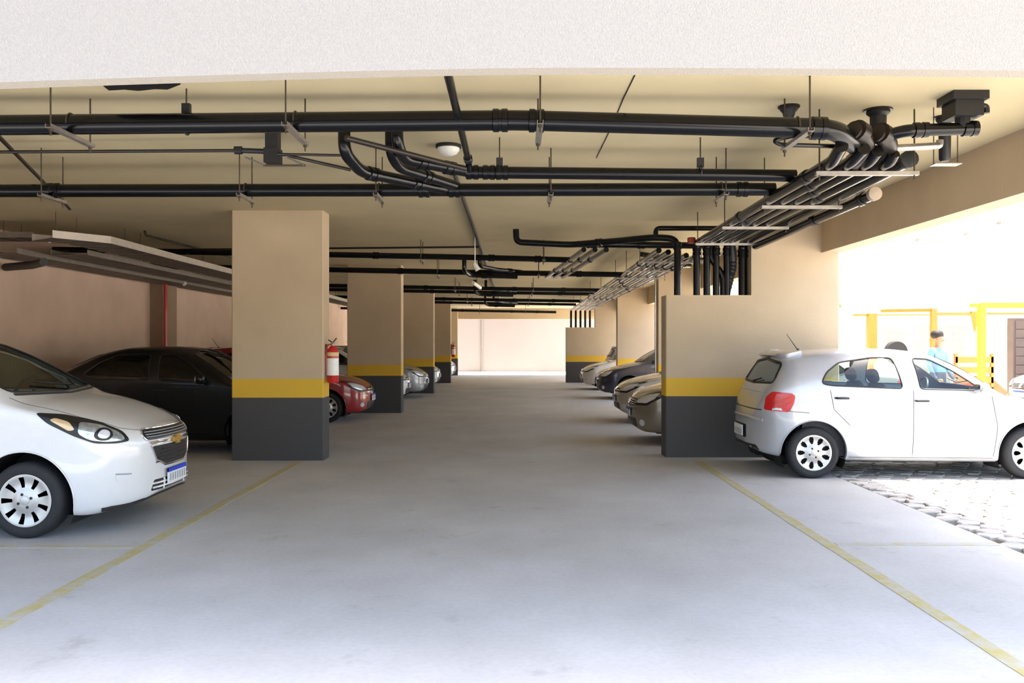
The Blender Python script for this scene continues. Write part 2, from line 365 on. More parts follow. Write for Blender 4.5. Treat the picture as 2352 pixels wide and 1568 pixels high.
# valve box with bracket
vb = empty('valve_box', (-2.02, 7.28, 3.10))
MB().cbox((0, 0, .15), (.105, .105, .16)).build('dropper', M_blk, vb, 0)
MB().cbox((0, 0, .02), (.125, .125, .12)).build('body', M_blk, vb, 0)
for s in (-1, 1): MB().tube([(s * .17 - .02, -.16, -.02), (s * .17 + .05, .16, -.02)], .008, 6).build('bracket_rail', M_galv, vb)
MB().tube([(-.13, .17, -.022), (.23, .17, -.022)], .008, 6).build('bracket_bar', M_rod, vb)
MB().tube([(-.30, 0, .07), (-.05, 0, .06)], .022, 8).build('side_inlet', M_blk, vb)
MB().lathe([(.034, -.03), (.034, .03)], 10, Matrix.Translation((-.29, 0, .07)) @ Matrix.Rotation(PI / 2, 4, 'Y')).build('inlet_flange', M_blk, vb)
tag(vb, 'black valve box dropping from the slab with a wire bracket under it', 'valve')
pipe('conduit', [(XL + .1, 7.75, 3.24), (-2.30, 7.29, 3.17)], .014, 'thin dark conduit running from the left wall to the black valve box', M_pipe2, group='thin conduits under the ceiling', n=8)
pipe('conduit', [(-1.96, 7.28, 3.14), (-1.40, 7.45, 3.04)], .014, 'short thin pipe sloping from the valve box to the branch elbow', M_pipe2, group='thin conduits under the ceiling', n=8)
pipe('conduit', [(-1.96, 7.20, 3.12), (-1.38, 7.25, 3.12)], .011, 'short level pipe from the valve box to the branch elbow', M_pipe2, group='thin conduits under the ceiling', n=8)
pipe('conduit', [U(-60, 255, 3.24), U(160, 480, 3.24)], .018, 'thin dark pipe running slantwise below the slab over the black sedan', M_pipe2, group='thin conduits under the ceiling', n=8)
pipe('conduit', [(-.62, 8.6, 3.305), (-.62, 24.0, 3.305), (-.54, 36, 3.305)], .024, 'dark surface conduit running along the driveway ceiling', M_pipe2, group='thin conduits under the ceiling', n=8)
pipe('conduit', [(XL + .02, 15.4, 3.20), (-.64, 15.6, 3.29)], .018, 'thin pipe crossing behind the first left pillar', M_pipe2, group='thin conduits under the ceiling', n=8)
# thin ragged black sheet on the ceiling by the entrance
tp = [U(240, 186, H), U(432, 181, H), U(415, 190, H), U(385, 202, H), U(355, 201, H), U(318, 205, H), U(285, 202, H), U(250, 204, H)]
mb = MB(); n_ = len(tp); mb.add([(p.x, p.y - (.35 if i < 2 else 0), H) for i, p in enumerate(tp)] + [(p.x, p.y - (.35 if i < 2 else 0), H - .012) for i, p in enumerate(tp)],
    [tuple(range(n_)), tuple(range(2 * n_ - 1, n_ - 1, -1))] + [(i, (i + 1) % n_, (i + 1) % n_ + n_, i + n_) for i in range(n_)])
tag(mb.build('ragged_black_sheet', M_blk, None, 0), 'ragged black sheet stuck to the ceiling by the entrance beam', 'sheet')
# right manifold and sloping bundle
bx = [2.36, 2.50, 2.63, 2.78]
for i, x in enumerate(bx):
    x2 = x + .17
    zt = 2.895; pts = [(x - .05 * (i == 0), 6.15 + .08 * i, 2.95), (x, 6.45, 2.905), (x2, 11.95, 2.955), (x2 + .0, 12.10, 2.95), (x2, 12.10, 2.18)]
    pipe('bundle_pipe', pts, .047, ['first', 'second', 'third', 'fourth'][i] + ' pipe of the four-pipe bundle above the low wall, counted from the driveway',
         couplings=[(1, .12 + .06 * i), (1, .55 + .05 * i), (3, .15)], fil=.08, group='sloping pipe bundle above the silver hatchback')
pipe('bundle_pipe', [(3.02, 6.66, 2.965), (3.12, 9.0, 2.955), (3.17, 12.10, 2.96), (3.17, 12.1, 2.18)], .060, 'black pipe with a dark end cap running beside the four-pipe bundle', fil=.1, caps=M_blk, couplings=[(2, .2)], group='sloping pipe bundle above the silver hatchback')
pipe('bundle_pipe', [(3.20, 7.73, 2.885), (3.28, 11.84, 2.885)], .052, 'black pipe with a pale round end cap, lowest beside the bundle', caps=M_capg, couplings=[(0, .07), (0, .4)], group='sloping pipe bundle above the silver hatchback')
def trapeze(x0, x1, y, z, lab):
    root = empty('trapeze_hanger', ((x0 + x1) / 2, y, z)); w = (x1 - x0) / 2
    mb = MB(); mb.box(-w, w, -.021, .021, -.004, 0); mb.box(-w, w, -.021, -.017, 0, .025); mb.box(-w, w, .017, .021, 0, .025); mb.build('channel', M_galv, root, 0)
    for s in (-1, 1): MB().tube([(s * (w - .03), 0, -.04), (s * (w - .03), 0, H - z)], .006, 6).build('rod', M_rod, root)
    return tag(root, lab, 'pipe hanger', 'trapeze hangers under the pipe bundle')
for x0, x1, y, z, l in [(2.28, 3.06, 6.6, 2.832, 'trapeze hanger under the pipe bundle next to the manifold'), (2.36, 3.13, 8.33, 2.848, 'trapeze hanger under the bundle beside the pale end cap'),
                        (2.37, 3.13, 9.95, 2.865, 'trapeze hanger under the middle of the pipe bundle'), (2.44, 3.24, 11.75, 2.885, 'trapeze hanger under the bundle where it bends down at the low wall')]: trapeze(x0, x1, y, z, l)
# manifold fittings near the right edge
def fitting(px, py, z, w, h, lab, name='floor_drain_outlet'):
    p = U(px, py, z); root = empty(name, p)
    MB().lathe([(w * .5, H - z), (w * .5, H - z - .03), (w * .36, H - z - .05), (w * .33, -h), (w * .25, -h - .02)], 16).build('hopper', M_blk, root)
    MB().lathe([(w * .62, H - z), (w * .62, H - z - .012)], 16).build('flange', M_pipe2, root)
    return tag(root, lab, 'drain outlet', 'drain outlets in the slab')
fitting(2017, 285, 3.22, .17, .12, 'dark round drain outlet in the slab above the pipe manifold')
fitting(1812, 262, 3.27, .13, .01, 'small drain outlet in the slab above the first cross pipe')
fitting(2170, 350, 3.05, .13, .05, 'small black drain outlet over a hanging plate by the right beam')
for i, (x, y) in enumerate([(2.56, 6.28), (2.76, 6.36)]):
    root = empty('pipe_elbow', (x, y, 2.97)); MB().tube(fillet([(-.16, -.10, .10), (-.03, 0, .07), (.02, .12, 0), (.0, .30, -.04)], .12), .066, 14).build('bend', M_pipe2, root)
    MB().tube([(-.13, -.09, .10), (-.07, -.045, .085)], .078, 14).build('collar', M_pipe2, root)
    tag(root, ['rusty brown elbow joining the first cross pipe to the bundle', 'rusty brown elbow beside the other, under the slab drain outlet'][i], 'pipe elbow', 'rusty elbows at the pipe manifold')
pipe('branch_pipe', [(2.70, 6.30, 3.06), (2.80, 6.22, 3.075), (3.30, 6.22, 3.09)], .045, 'black pipe stub running from the manifold to the square outlet box', couplings=[(1, .2), (1, .9)], fil=.05)
pipe('branch_pipe', [(2.80, 6.45, 3.00), (3.15, 6.45, 3.02), (3.15, 6.45, 3.06)], .026, 'slim grey pipe under the stub by the outlet box', M_galv, fil=.03)
ob = empty('outlet_box', (3.20, 6.22, 3.20)); MB().cbox((0, 0, .02), (.20, .2, .12)).build('box_body', M_blk, ob, 0)
MB().cbox((0, 0, .10), (.25, .25, .06)).build('box_flange', M_blk, ob, 0); MB().tube(fillet([(.10, 0, .05), (.17, 0, .05), (.17, 0, .0)], .03), .022, 8).build('spout', M_blk, ob)
MB().tube([(0, 0, -.11), (0, 0, -.02)], .05, 10).build('neck', M_blk, ob)
tag(ob, 'square black outlet box under the slab by the right-hand beam', 'outlet box')
hp = empty('hanging_plate', tuple(U(2172, 378, 2.90))); MB().cbox((0, 0, 0), (.20, .10, .006)).build('plate', M_galv, hp, 0)
for s in (-1, 1): MB().tube([(s * .09, 0, 0), (s * .09, 0, H - 2.90)], .004, 6).build('rod', M_rod, hp)
tag(hp, 'small flat plate hanging on two rods under the black outlet', 'hanger plate')
pipe('branch_pipe', [U(1930, 336, 2.98), U(1790, 332, 2.98), U(1776, 322, 3.0), U(1800, 316, 3.02), U(1850, 306, 3.04)], .016, 'slim black loop pipe hanging under the first cross pipe', fil=.06, n=8)
# pipes above the low wall
D = 12.15
pipe('branch_pipe', [UD(1185, 540, 13.2) + Vector((0, 0, .09)), UD(1186, 556, 13.2), UD(1310, 562, 13.0), UD(1420, 553, 12.6), UD(1500, 545, 12.3), UD(1556, 548, D), (2.27, D, 2.18)], .047,
     'thick black pipe sweeping from mid ceiling to a dropper on the low wall', fil=.14, couplings=[(5, .12), (2, .6)])
pipe('branch_pipe', [UD(1506, 548, 12.5), UD(1506, 524, 12.5), UD(1655, 524, 12.5)], .036, 'black pipe with a short drop, just under the slab behind the bundle', fil=.08)
pipe('flexible_duct', [(2.73, 12.12, 2.93), (2.73, 12.12, 2.75), (2.90, 12.12, 2.50), (2.90, 12.12, 2.18)], [.042] * 1 if False else .044, 'crooked black dropper bent sideways above the low wall', fil=.06)
mb = MB(); pts = fillet([(3.02, 12.12, 2.92), (3.04, 12.12, 2.62), (2.98, 12.12, 2.42), (2.93, 12.12, 2.18)], .12, 8); mb.tube(pts, [.055 + .008 * (i % 2) for i in range(len(pts))], 12)
tag(mb.build('hose', M_blk, None, 20), 'ribbed black hose curving down onto the low wall', 'hose')
MBr = MB().lathe([(.05, -.04), (.058, -.03), (.058, .03), (.05, .04)], 14); o = MBr.build('red_collar', mat('rust_red', srgb(150, 62, 40), .6, 0, .2, 20), None, 30, (2.45, 12.06, 2.985)); tag(o, 'rust red pipe collar at the corner of the bundle over the low wall', 'pipe collar')
# deeper cross pipes
for k, (py, d, r, xr, l) in enumerate([(590, 15.0, .050, 1.0, 'third long black cross pipe, seen over the driveway behind the first pillar'), (625, 18.2, .058, 2.35, 'cross pipe just in front of the second left pillar'),
        (607, 20.6, .045, 2.3, None), (662, 23.4, .052, 2.3, 'cross pipe between the second and third left pillars'), (671, 25.2, .05, 2.3, 'cross pipe just in front of the third left pillar'),
        (688, 29.4, .055, 2.3, 'cross pipe between the third and fourth left pillars'), (696, 32.6, .05, 2.3, 'cross pipe just in front of the fourth left pillar'), (714, 39.8, .06, 1.9, 'last cross pipe before the rear exit')]):
    if l is None: continue
    z = CH + (VY - py) * d / F
    pipe('drain_pipe', [(XL + .05, d, z + .13), (-1, d, z), (xr, d, z - .05)], r, l, couplings=[(0, .8), (1, .3), (1, .7)], n=10)
    for q, x in enumerate([-1.6, .5]): hanger(x, d, z, r, ['channel hanger near the pillars on the ', 'channel hanger over the driveway on the '][q] + l.replace('third long black cross pipe, seen over the driveway behind the first pillar', 'third long cross pipe').replace('just in front of', 'before').replace('between the', 'between'), .2)
for j, (x, y) in enumerate([(-.45, 17.8), (-.55, 24.6), (-.5, 31.5)]):            # branch clusters over the driveway
    z = 3.0
    w_ = ['in front of the second pillar row', 'in front of the third pillar row', 'in front of the fourth pillar row'][j]
    pipe('branch_pipe', [(x - .55, y - .5, H - .004), (x - .55, y - .5, z), (x - .45, y - .2, z - .06), (x + .5, y + .1, z - .07)], .045, 'black branch pipe cluster over the driveway ' + w_, fil=.1, couplings=[(2, .3)], n=10)
    pipe('branch_pipe', [(x - .25, y - .4, H - .004), (x - .25, y - .4, z + .11), (x + .1, y + .1, z + .08), (x + .6, y + .5, z + .07)], .04, 'second black branch pipe over the driveway ' + w_, fil=.1, couplings=[(2, .5)], n=10)
# far bundle over the right-hand cars and three-pipe slope
for i in range(5):
    x = 2.22 + .19 * i
    pipe('bundle_pipe', [(x, 13.4 + .25 * i, 2.99), (x + .06, 34.9, 2.93), (x + .06, 35.15, 2.93), (x + .06, 35.15, 2.18)], .045, ['first', 'second', 'third', 'fourth', 'fifth'][i] + ' pipe of the long far bundle over parked cars, counted from driveway',
         couplings=[(0, .1), (0, .25 + .04 * i), (0, .6)], n=10, fil=.08, group='far pipe bundle above the right-hand cars')
for q, y in enumerate([14.8, 16.6, 18.4, 21.5, 24.5, 28, 31.5]): trapeze(2.1, 3.2, y, 2.93, ['first', 'second', 'third', 'fourth', 'fifth', 'sixth', 'seventh'][q] + ' trapeze hanger under the far bundle, counted from the near low wall')
for i in range(3):
    x = .95 + .17 * i
    pipe('bundle_pipe', [(x + .1, 13.2, 2.98), (x - .28, 18.3, 2.96)], .04, ['first', 'second', 'third'][i] + ' pipe of the short slanting trio over the driveway', n=10, group='slanting pipe trio over the driveway', couplings=[(0, .3), (0, .7)])
pipe('branch_pipe', [(.95, 13.15, 3.06), (2.9, 13.35, 3.06)], .05, 'black header pipe joining the slanting trio to the far bundle', couplings=[(0, .1), (0, .5)])
for i in range(3):
    x = 2.5 + .22 * i
    pipe('branch_pipe', [(x - .25, 15.5 + 1.2 * i, 3.15), (x + .5, 15.9 + 1.2 * i, 3.10), (3.5, 16.2 + 1.2 * i, 3.12)], .045, ['first', 'second', 'third'][i] + ' black side branch crossing above the far bundle', fil=.1, couplings=[(1, .4)], n=10)
# lamps
def dome_lamp(p, lab, r=.10):
    root = empty('ceiling_lamp', p); h = H - p[2]
    MB().lathe([(r * 1.15, h), (r * 1.15, h - .025), (r * .9, h - .03)], 20).build('base', M_blk, root)
    MB().lathe([(.001, h - .10), (r * .4, h - .095), (r * .75, h - .08), (r * .98, h - .05), (r, h - .03), (r * .8, h - .02)], 20).build('dome', M_lamp, root)
    return tag(root, lab, 'lamp', 'white lamps under the ceiling')
p = U(1030, 348, 3.27); dome_lamp((p.x, p.y, 3.27), 'white oval dome lamp on the ceiling beside the branch pipes')
def spot(p, lab):
    root = empty('spot_lamp', p); h = H - p[2]
    MB().tube([(0, 0, h), (0, 0, .05), (.03, 0, .02)], .008, 6).build('stem', M_lamp, root)
    MB().tube([(-.02, 0, .05), (.0, 0, .02), (.05, 0, -.06)], [.03, .04, .045], 10).build('head', M_lamp, root)
    return tag(root, lab, 'lamp', 'white lamps under the ceiling')
spot(tuple(UD(420, 648, 19.0)), 'small white lamp hanging over the black sedan by the left wall')
spot(tuple(UD(1091, 612, 14.5)), 'small white lamp hanging over the driveway below the ceiling conduit')
tl = empty('tube_lamp', tuple(UD(1095, 655, 22.5)))
MB().tube([(-.08, -.25, .05), (.08, .3, -.05)], .045, 10).build('tube', M_lamp, tl); MB().tube([(0, 0, 0), (0, 0, H - UD(1095, 655, 22.5).z)], .008, 6).build('rod', M_rod, tl)
tag(tl, 'tilted white tube lamp hanging over the driveway deeper inside', 'lamp', 'white lamps under the ceiling')
# cable trays over the left bays
def tray(pts, w, h, lab, z, m=None):
    root = empty('cable_tray', (pts[0][0], pts[0][1], z)); o = Vector(pts[0])
    P = [Vector(p) - o for p in pts]; L_ = []; R_ = []
    for i, q in enumerate(P):
        a = P[max(i - 1, 0)]; b = P[min(i + 1, len(P) - 1)]; t = (b - a).normalized(); nn = Vector((-t.y, t.x)); L_.append(q + nn * w / 2); R_.append(q - nn * w / 2)
    for side in (L_, R_):
        mb = MB()
        for i in range(len(side) - 1):
            a, b = side[i], side[i + 1]; t = (b - a).normalized(); nn = Vector((-t.y, t.x)) * .006
            mb.prism([tuple(a - nn), tuple(b - nn), tuple(b + nn), tuple(a + nn)], 0, h, 'z')
        mb.build('side_rail', m or M_tray, root, 0)
    mb = MB()
    for i in range(len(P) - 1):
        n = max(1, int((P[i + 1] - P[i]).length / .3))
        for k in range(n):
            t0, t1 = k / n, k / n + .78 / n; a, b = L_[i].lerp(L_[i + 1], t0), L_[i].lerp(L_[i + 1], t1); c, d = R_[i].lerp(R_[i + 1], t1), R_[i].lerp(R_[i + 1], t0)
            mb.prism([tuple(a), tuple(b), tuple(c), tuple(d)], 0, .006, 'z')
    tag(mb.build('perforated_bottom', mat('tray_underside', srgb(112, 104, 96), .6, .4, .15, 12), root, 0), kind='stuff')
    for k, i in enumerate(range(len(P) - 1)):
        q = P[i].lerp(P[i + 1], .5)
        for s in (-1, 1):
            MB().tube([(q.x + s * w * .0, q.y + s * w * .45, 0), (q.x, q.y + s * w * .45, H - z)], .005, 6).build('rod', M_rod, root)
    return tag(root, lab, 'cable tray', 'cable trays over the left bays')
tray([(-6.35, 11.7), (-5.95, 12.2), (-5.98, 15), (-5.98, 19), (-5.98, 24)], .62, .10, 'galvanised cable tray with a pale side rail over the black sedan', 2.955)
tray([(-6.75, 13.2), (-6.75, 19), (-6.75, 25)], .55, .08, 'second cable tray alongside, further towards the left wall', 2.90, M_tray2)
tray([(-7.5, 12.6), (-7.5, 19), (-7.5, 25)], .6, .08, 'cable tray hugging the left wall', 2.86, M_tray2)
tray([(-9.0 + 1.2, 12.75), (-6.9, 12.75)], .5, .08, 'short cross tray joining the left wall to the cable trays', 3.08, M_tray2)
tray([(-5.98, 24.6), (-5.98, 34)], .6, .10, 'cable tray continuing deeper behind the second pillar', 2.97)
pipe('conduit', [UD(332, 530, 13.5), UD(335, 540, 13.5), UD(530, 590, 17.5)], .018, 'thin purple-brown pipe above the cable trays', M_pipe2, group='thin conduits under the ceiling', n=8)
MBd = MB().tube([(-8 + .05, 13.6, 2.75), (-7.2, 13.0, 2.73), (-6.7, 12.4, 2.72)], .06, 12)
tag(MBd.build('corrugated_duct', M_blk, None, 30), 'black corrugated duct below the cable trays by the left wall', 'duct')
pipe('riser_pipe', [(XL + .36, 19.05, 0), (XL + .36, 19.05, 3.3)], .038, 'red fire riser pipe beside the shade-toned pilaster', M_red, group='red fire pipes', couplings=[(0, .4)], cat='pipe')
pipe('conduit', [(3.16, 19.56, 0), (3.16, 19.56, 3.2)], .016, 'thin grey conduit up the corner of the second right pillar', M_galv, group='thin conduits on walls', n=8)
pipe('conduit', [(-1.85, 49.16, 0), (-1.85, 49.16, 5)], .04, 'pale downpipe on the far back wall', mat('pale_pvc', srgb(140, 130, 122), .6), group='thin conduits on walls', n=8)

# ---------------------------------------------------------------- fire extinguishers
def extinguisher(p, lab):
    r = .078; root = empty('fire_extinguisher', p)
    MB().lathe([(r * .9, 0), (r, .015), (r, .40), (r * .93, .44), (r * .6, .475), (.028, .49), (.026, .50)], 24).build('cylinder', M_red, root)
    MB().lathe([(r + .0015, .10), (r + .0015, .33)], 24, close=False).build('label_band', mat('extinguisher_label', srgb(236, 232, 228), .5, 0, .06, 40), root)
    MB().lathe([(r + .0015, .36), (r + .0015, .41)], 24, close=False).build('shoulder_band', mat('pale_gold_band', srgb(214, 184, 128), .5, 0, .05, 30), root)
    v = MB().lathe([(.024, .49), (.024, .535), (.015, .55)], 12).build('valve', M_galv, root)
    MB().tube([(0, 0, .54), (.05, -.01, .60)], .009, 6).build('lever', M_blk, v); MB().tube([(0, 0, .54), (-.06, .0, .575)], .009, 6).build('handle', M_blk, v)
    MB().tube(fillet([(-.02, -.03, .52), (-.075, -.04, .50), (-.088, -.02, .40), (-.088, -.01, .12)], .05), .010, 8).build('hose', M_red, root)
    MB().box(-.10, -.074, -.03, .03, .44, .52).build('bracket', M_rod, root, 0)
    return tag(root, lab, 'fire extinguisher', 'fire extinguishers on the left pillars')
extinguisher((-2.55 + .10, 11.74, 1.03), 'red fire extinguisher with white label hung on the first left pillar')
extinguisher((-2.55 + .10, 34.85, 1.03), 'red fire extinguisher hung on the fourth left pillar')

# ================================================================= CARS
def pchip(xs, ys):
    x = np.array(xs, float); y = np.array(ys, float); h = np.diff(x); d = np.diff(y) / h; m = np.zeros(len(x))
    for i in range(1, len(x) - 1):
        if d[i - 1] * d[i] > 0:
            w1 = 2 * h[i] + h[i - 1]; w2 = h[i] + 2 * h[i - 1]; m[i] = (w1 + w2) / (w1 / d[i - 1] + w2 / d[i])
    m[0] = d[0]; m[-1] = d[-1]
    def f(q):
        i = min(max(int(np.searchsorted(x, q)) - 1, 0), len(h) - 1); t = min(max((q - x[i]) / h[i], 0), 1)
        return float((1 + 2 * t) * (1 - t) ** 2 * y[i] + t * (1 - t) ** 2 * h[i] * m[i] + t * t * (3 - 2 * t) * y[i + 1] + t * t * (t - 1) * h[i] * m[i + 1])
    return f
def kn(d): return pchip([a for a, b in d], [b for a, b in d])
def inpoly(p, poly):
    x, y = p; c = False; n = len(poly)
    for i in range(n):
        (x1, y1), (x2, y2) = poly[i], poly[(i + 1) % n]
        if (y1 > y) != (y2 > y) and x < (x2 - x1) * (y - y1) / (y2 - y1) + x1: c = not c
    return c
M_tire = mat('tyre_rubber', srgb(34, 34, 36), .75, 0, .15, 20)
M_hub = mat('silver_hubcap', srgb(196, 194, 190), .35, .55, .03, 10)
M_dark = mat('dark_recess', srgb(14, 14, 15), .8, 0, .05, 10)
M_trim = mat('black_trim', srgb(22, 22, 24), .45, 0, .05, 30)
M_chrome = mat('chrome', srgb(220, 220, 222), .12, .95, .02, 10)
M_seat = mat('seat_fabric', srgb(62, 62, 66), .9, 0, .15, 40)
M_glass = glass('tinted_glass', (.42, .50, .46)); M_clear = glass('clear_greenish_glass', (.78, .90, .88)); M_darkglass = glass('dark_tinted_glass', (.035, .04, .04))
M_lens = mat('headlamp_lens', srgb(214, 218, 224), .12, .25, .1, 25, coat=.8)
M_redlens = mat('red_lens', srgb(190, 12, 22), .2, 0, .15, 30, coat=.7)
M_plate = mat('number_plate', srgb(222, 224, 226), .5, 0, .03, 20); M_blue = mat('plate_blue', srgb(28, 62, 190), .5, 0, .03, 20); M_pgrey = mat('plate_grey', srgb(150, 152, 158), .5, 0, .05, 40)
M_gold = mat('gold_emblem', srgb(204, 166, 84), .3, .7, .05, 20)
M_amber = mat('amber_lens', srgb(214, 130, 40), .25, 0, .05, 20)
def paint(name, rgb, metal=.0): return mat('paint_' + name, srgb(*rgb), .32, metal, .02, 12, coat=.9)

class Car:
    def __init__(s, T):
        s.T = T; L = s.L = T['L']; W0 = T['W']
        zt, zb, zl, wr, cr = kn(T['zt']), kn(T['zb']), kn(T['belt']), kn(T['wr']), kn(T['crown'])
        NS, NV = 112, 27; tk = [0, .16, .22, .40, .58, .80, .90, 1]
        us = []
        for i in range(NS):
            t = i / (NS - 1); u = .55 * t + .45 * (1 - math.cos(PI * t)) / 2; us.append(.002 + (L - .004) * u)
        bm = bmesh.new(); rows = []
        vv = np.linspace(0, 1, NV)
        for q in us:
            sn, p = T['nose']; a = 1 - (1 - min(q / sn, 1)) ** p; w = a ** (1 / p)
            sn, p = T['tail']; a = 1 - (1 - min((L - q) / sn, 1)) ** p; w = W0 * min(w, a ** (1 / p))
            t_, b_ = zt(q), zb(q); l_ = min(zl(q), t_ - .05); l_ = max(l_, b_ + .06); zm = b_ + .55 * (l_ - b_); zr = max(t_ - cr(q), l_ + .01)
            Pk = [(0, b_), (w * .88, b_), (w * .965, b_ + .06 * (l_ - b_) + .01), (w, zm), (w * .985, l_), (w * wr(q), zr), (w * wr(q) * .62, t_ - .25 * (t_ - zr)), (0, t_)]
            fy = pchip(tk, [k[0] for k in Pk]); fz = pchip(tk, [k[1] for k in Pk])
            ring = [(fy(v), fz(v)) for v in vv]
            pts = [(y, z) for y, z in ring] + [(-y, z) for y, z in ring[-2:0:-1]]
            rows.append([bm.verts.new((s.X(q), y, z)) for y, z in pts])
        n = len(rows[0])
        for i in range(NS - 1):
            for k in range(n):
                k2 = (k + 1) % n
                bm.faces.new((rows[i][k], rows[i][k2], rows[i + 1][k2], rows[i + 1][k]))
        for row in (rows[0], rows[-1]):
            for k in range(1, NV - 2): bm.faces.new((row[k], row[k + 1], row[n - k - 1], row[n - k]))
        bmesh.ops.recalc_face_normals(bm, faces=bm.faces); s.bm = bm; s.bvh = BVHTree.FromBMesh(bm)
    def X(s, q): return s.T['oh'] + s.T['wb'] / 2 - q                       # distance from the nose -> local x (nose at +x)
    # rays: view 'L' / 'R' side (a = distance from nose, b = z), 'F' front, 'B' back (a = y, b = z), ('D', angle) slantwise, 'T' top (a = distance from nose, b = y)
    def ray(s, view, a, b):
        if view == 'L': o, d = Vector((s.X(a), 5, b)), Vector((0, -1, 0))
        elif view == 'R': o, d = Vector((s.X(a), -5, b)), Vector((0, 1, 0))
        elif view == 'F': o, d = Vector((9, a, b)), Vector((-1, 0, 0))
        elif view == 'B': o, d = Vector((-9, a, b)), Vector((1, 0, 0))
        elif view == 'T': o, d = Vector((s.X(a), b, 6)), Vector((0, 0, -1))
        else:
            an = view[1]; c = Vector((s.X(0) - .25, 0, 0)); d = Vector((-math.cos(an), -math.sin(an), 0)); r = Vector((math.sin(an), -math.cos(an), 0)) * (-1)
            o = c + r * a + Vector((0, 0, b)) - d * 6
        h = s.bvh.ray_cast(o, d)
        if h[0] is None: h = s.bvh.find_nearest(o + d * 5.3)
        n = h[1] if h[1].dot(d) < 0 else -h[1]
        return h[0], n
    def cut(s, poly, view, flt):
        if view in 'LR': key = lambda c: (s.X(0) - c.x, c.z); nrm = lambda a, b: Vector((-a, 0, b)); pt = lambda a, b: Vector((s.X(a), 0, b))
        else: key = lambda c: (c.y, c.z); nrm = lambda a, b: Vector((0, a, b)); pt = lambda a, b: Vector((0, a, b))
        xs = [p[0] for p in poly]; zs = [p[1] for p in poly]; m = .16
        for i in range(len(poly)):
            (a1, b1), (a2, b2) = poly[i], poly[(i + 1) % len(poly)]
            m = .03; e0, e1 = min(a1, a2) - m, max(a1, a2) + m; g0, g1 = min(b1, b2) - m, max(b1, b2) + m
            sel = []
            for f in s.bm.faces:
                c = f.calc_center_median(); k = key(c)
                if flt(c, s.X(0) - c.x) and e0 - .06 < k[0] < e1 + .06 and g0 - .06 < k[1] < g1 + .06: sel.append(f)
            geom = list({e for f in sel for e in f.edges}) + list({v for f in sel for v in f.verts}) + sel
            if geom: bmesh.ops.bisect_plane(s.bm, geom=geom, plane_co=pt(a1, b1), plane_no=nrm(b2 - b1, -(a2 - a1)).normalized(), dist=1e-5)
        dele = []
        for f in s.bm.faces:
            c = f.calc_center_median()
            if flt(c, s.X(0) - c.x) and inpoly(key(c), poly): dele.append(f)
        bmesh.ops.delete(s.bm, geom=dele, context='FACES')
    def patch(s, mb, poly, view, off=.004, rings=(1, .8, .6, .4, .2), skirt=.012, mi=0, step=.05):
        P = []
        for i in range(len(poly)):
            a, b = Vector(poly[i]), Vector(poly[(i + 1) % len(poly)]); k = max(1, int((b - a).length / step))
            P += [tuple(a.lerp(b, j / k)) for j in range(k)]
        n = len(P); ca = sum(p[0] for p in P) / n; cb = sum(p[1] for p in P) / n; vs = []; fs = []; base = 0
        if skirt:
            for a, b in P: h, nn = s.ray(view, a, b); vs.append(h + nn * (off - skirt))
            base = 1
        for r in rings:
            for a, b in P: h, nn = s.ray(view, ca + (a - ca) * r, cb + (b - cb) * r); vs.append(h + nn * off)
        h, nn = s.ray(view, ca, cb); vs.append(h + nn * off); R = len(rings) + base
        for i in range(R - 1):
            for k in range(n): k2 = (k + 1) % n; fs.append((i * n + k, i * n + k2, (i + 1) * n + k2, (i + 1) * n + k))
        for k in range(n): fs.append(((R - 1) * n + k, (R - 1) * n + (k + 1) % n, len(vs) - 1))
        mb.add(vs, fs, mi); return mb
    def line(s, mb, pts, view, r=.004, off=0, closed=False, step=.04):
        P = []; m = len(pts)
        for i in range(m if closed else m - 1):
            a, b = Vector(pts[i]), Vector(pts[(i + 1) % m]); k = max(1, int((b - a).length / step)); P += [tuple(a.lerp(b, j / k)) for j in range(k)]
        P.append(tuple(pts[0]) if closed else tuple(pts[-1])); q = []
        for a, b in P: h, nn = s.ray(view, a, b); q.append(h + nn * off)
        mb.tube(q, r, 6); return mb

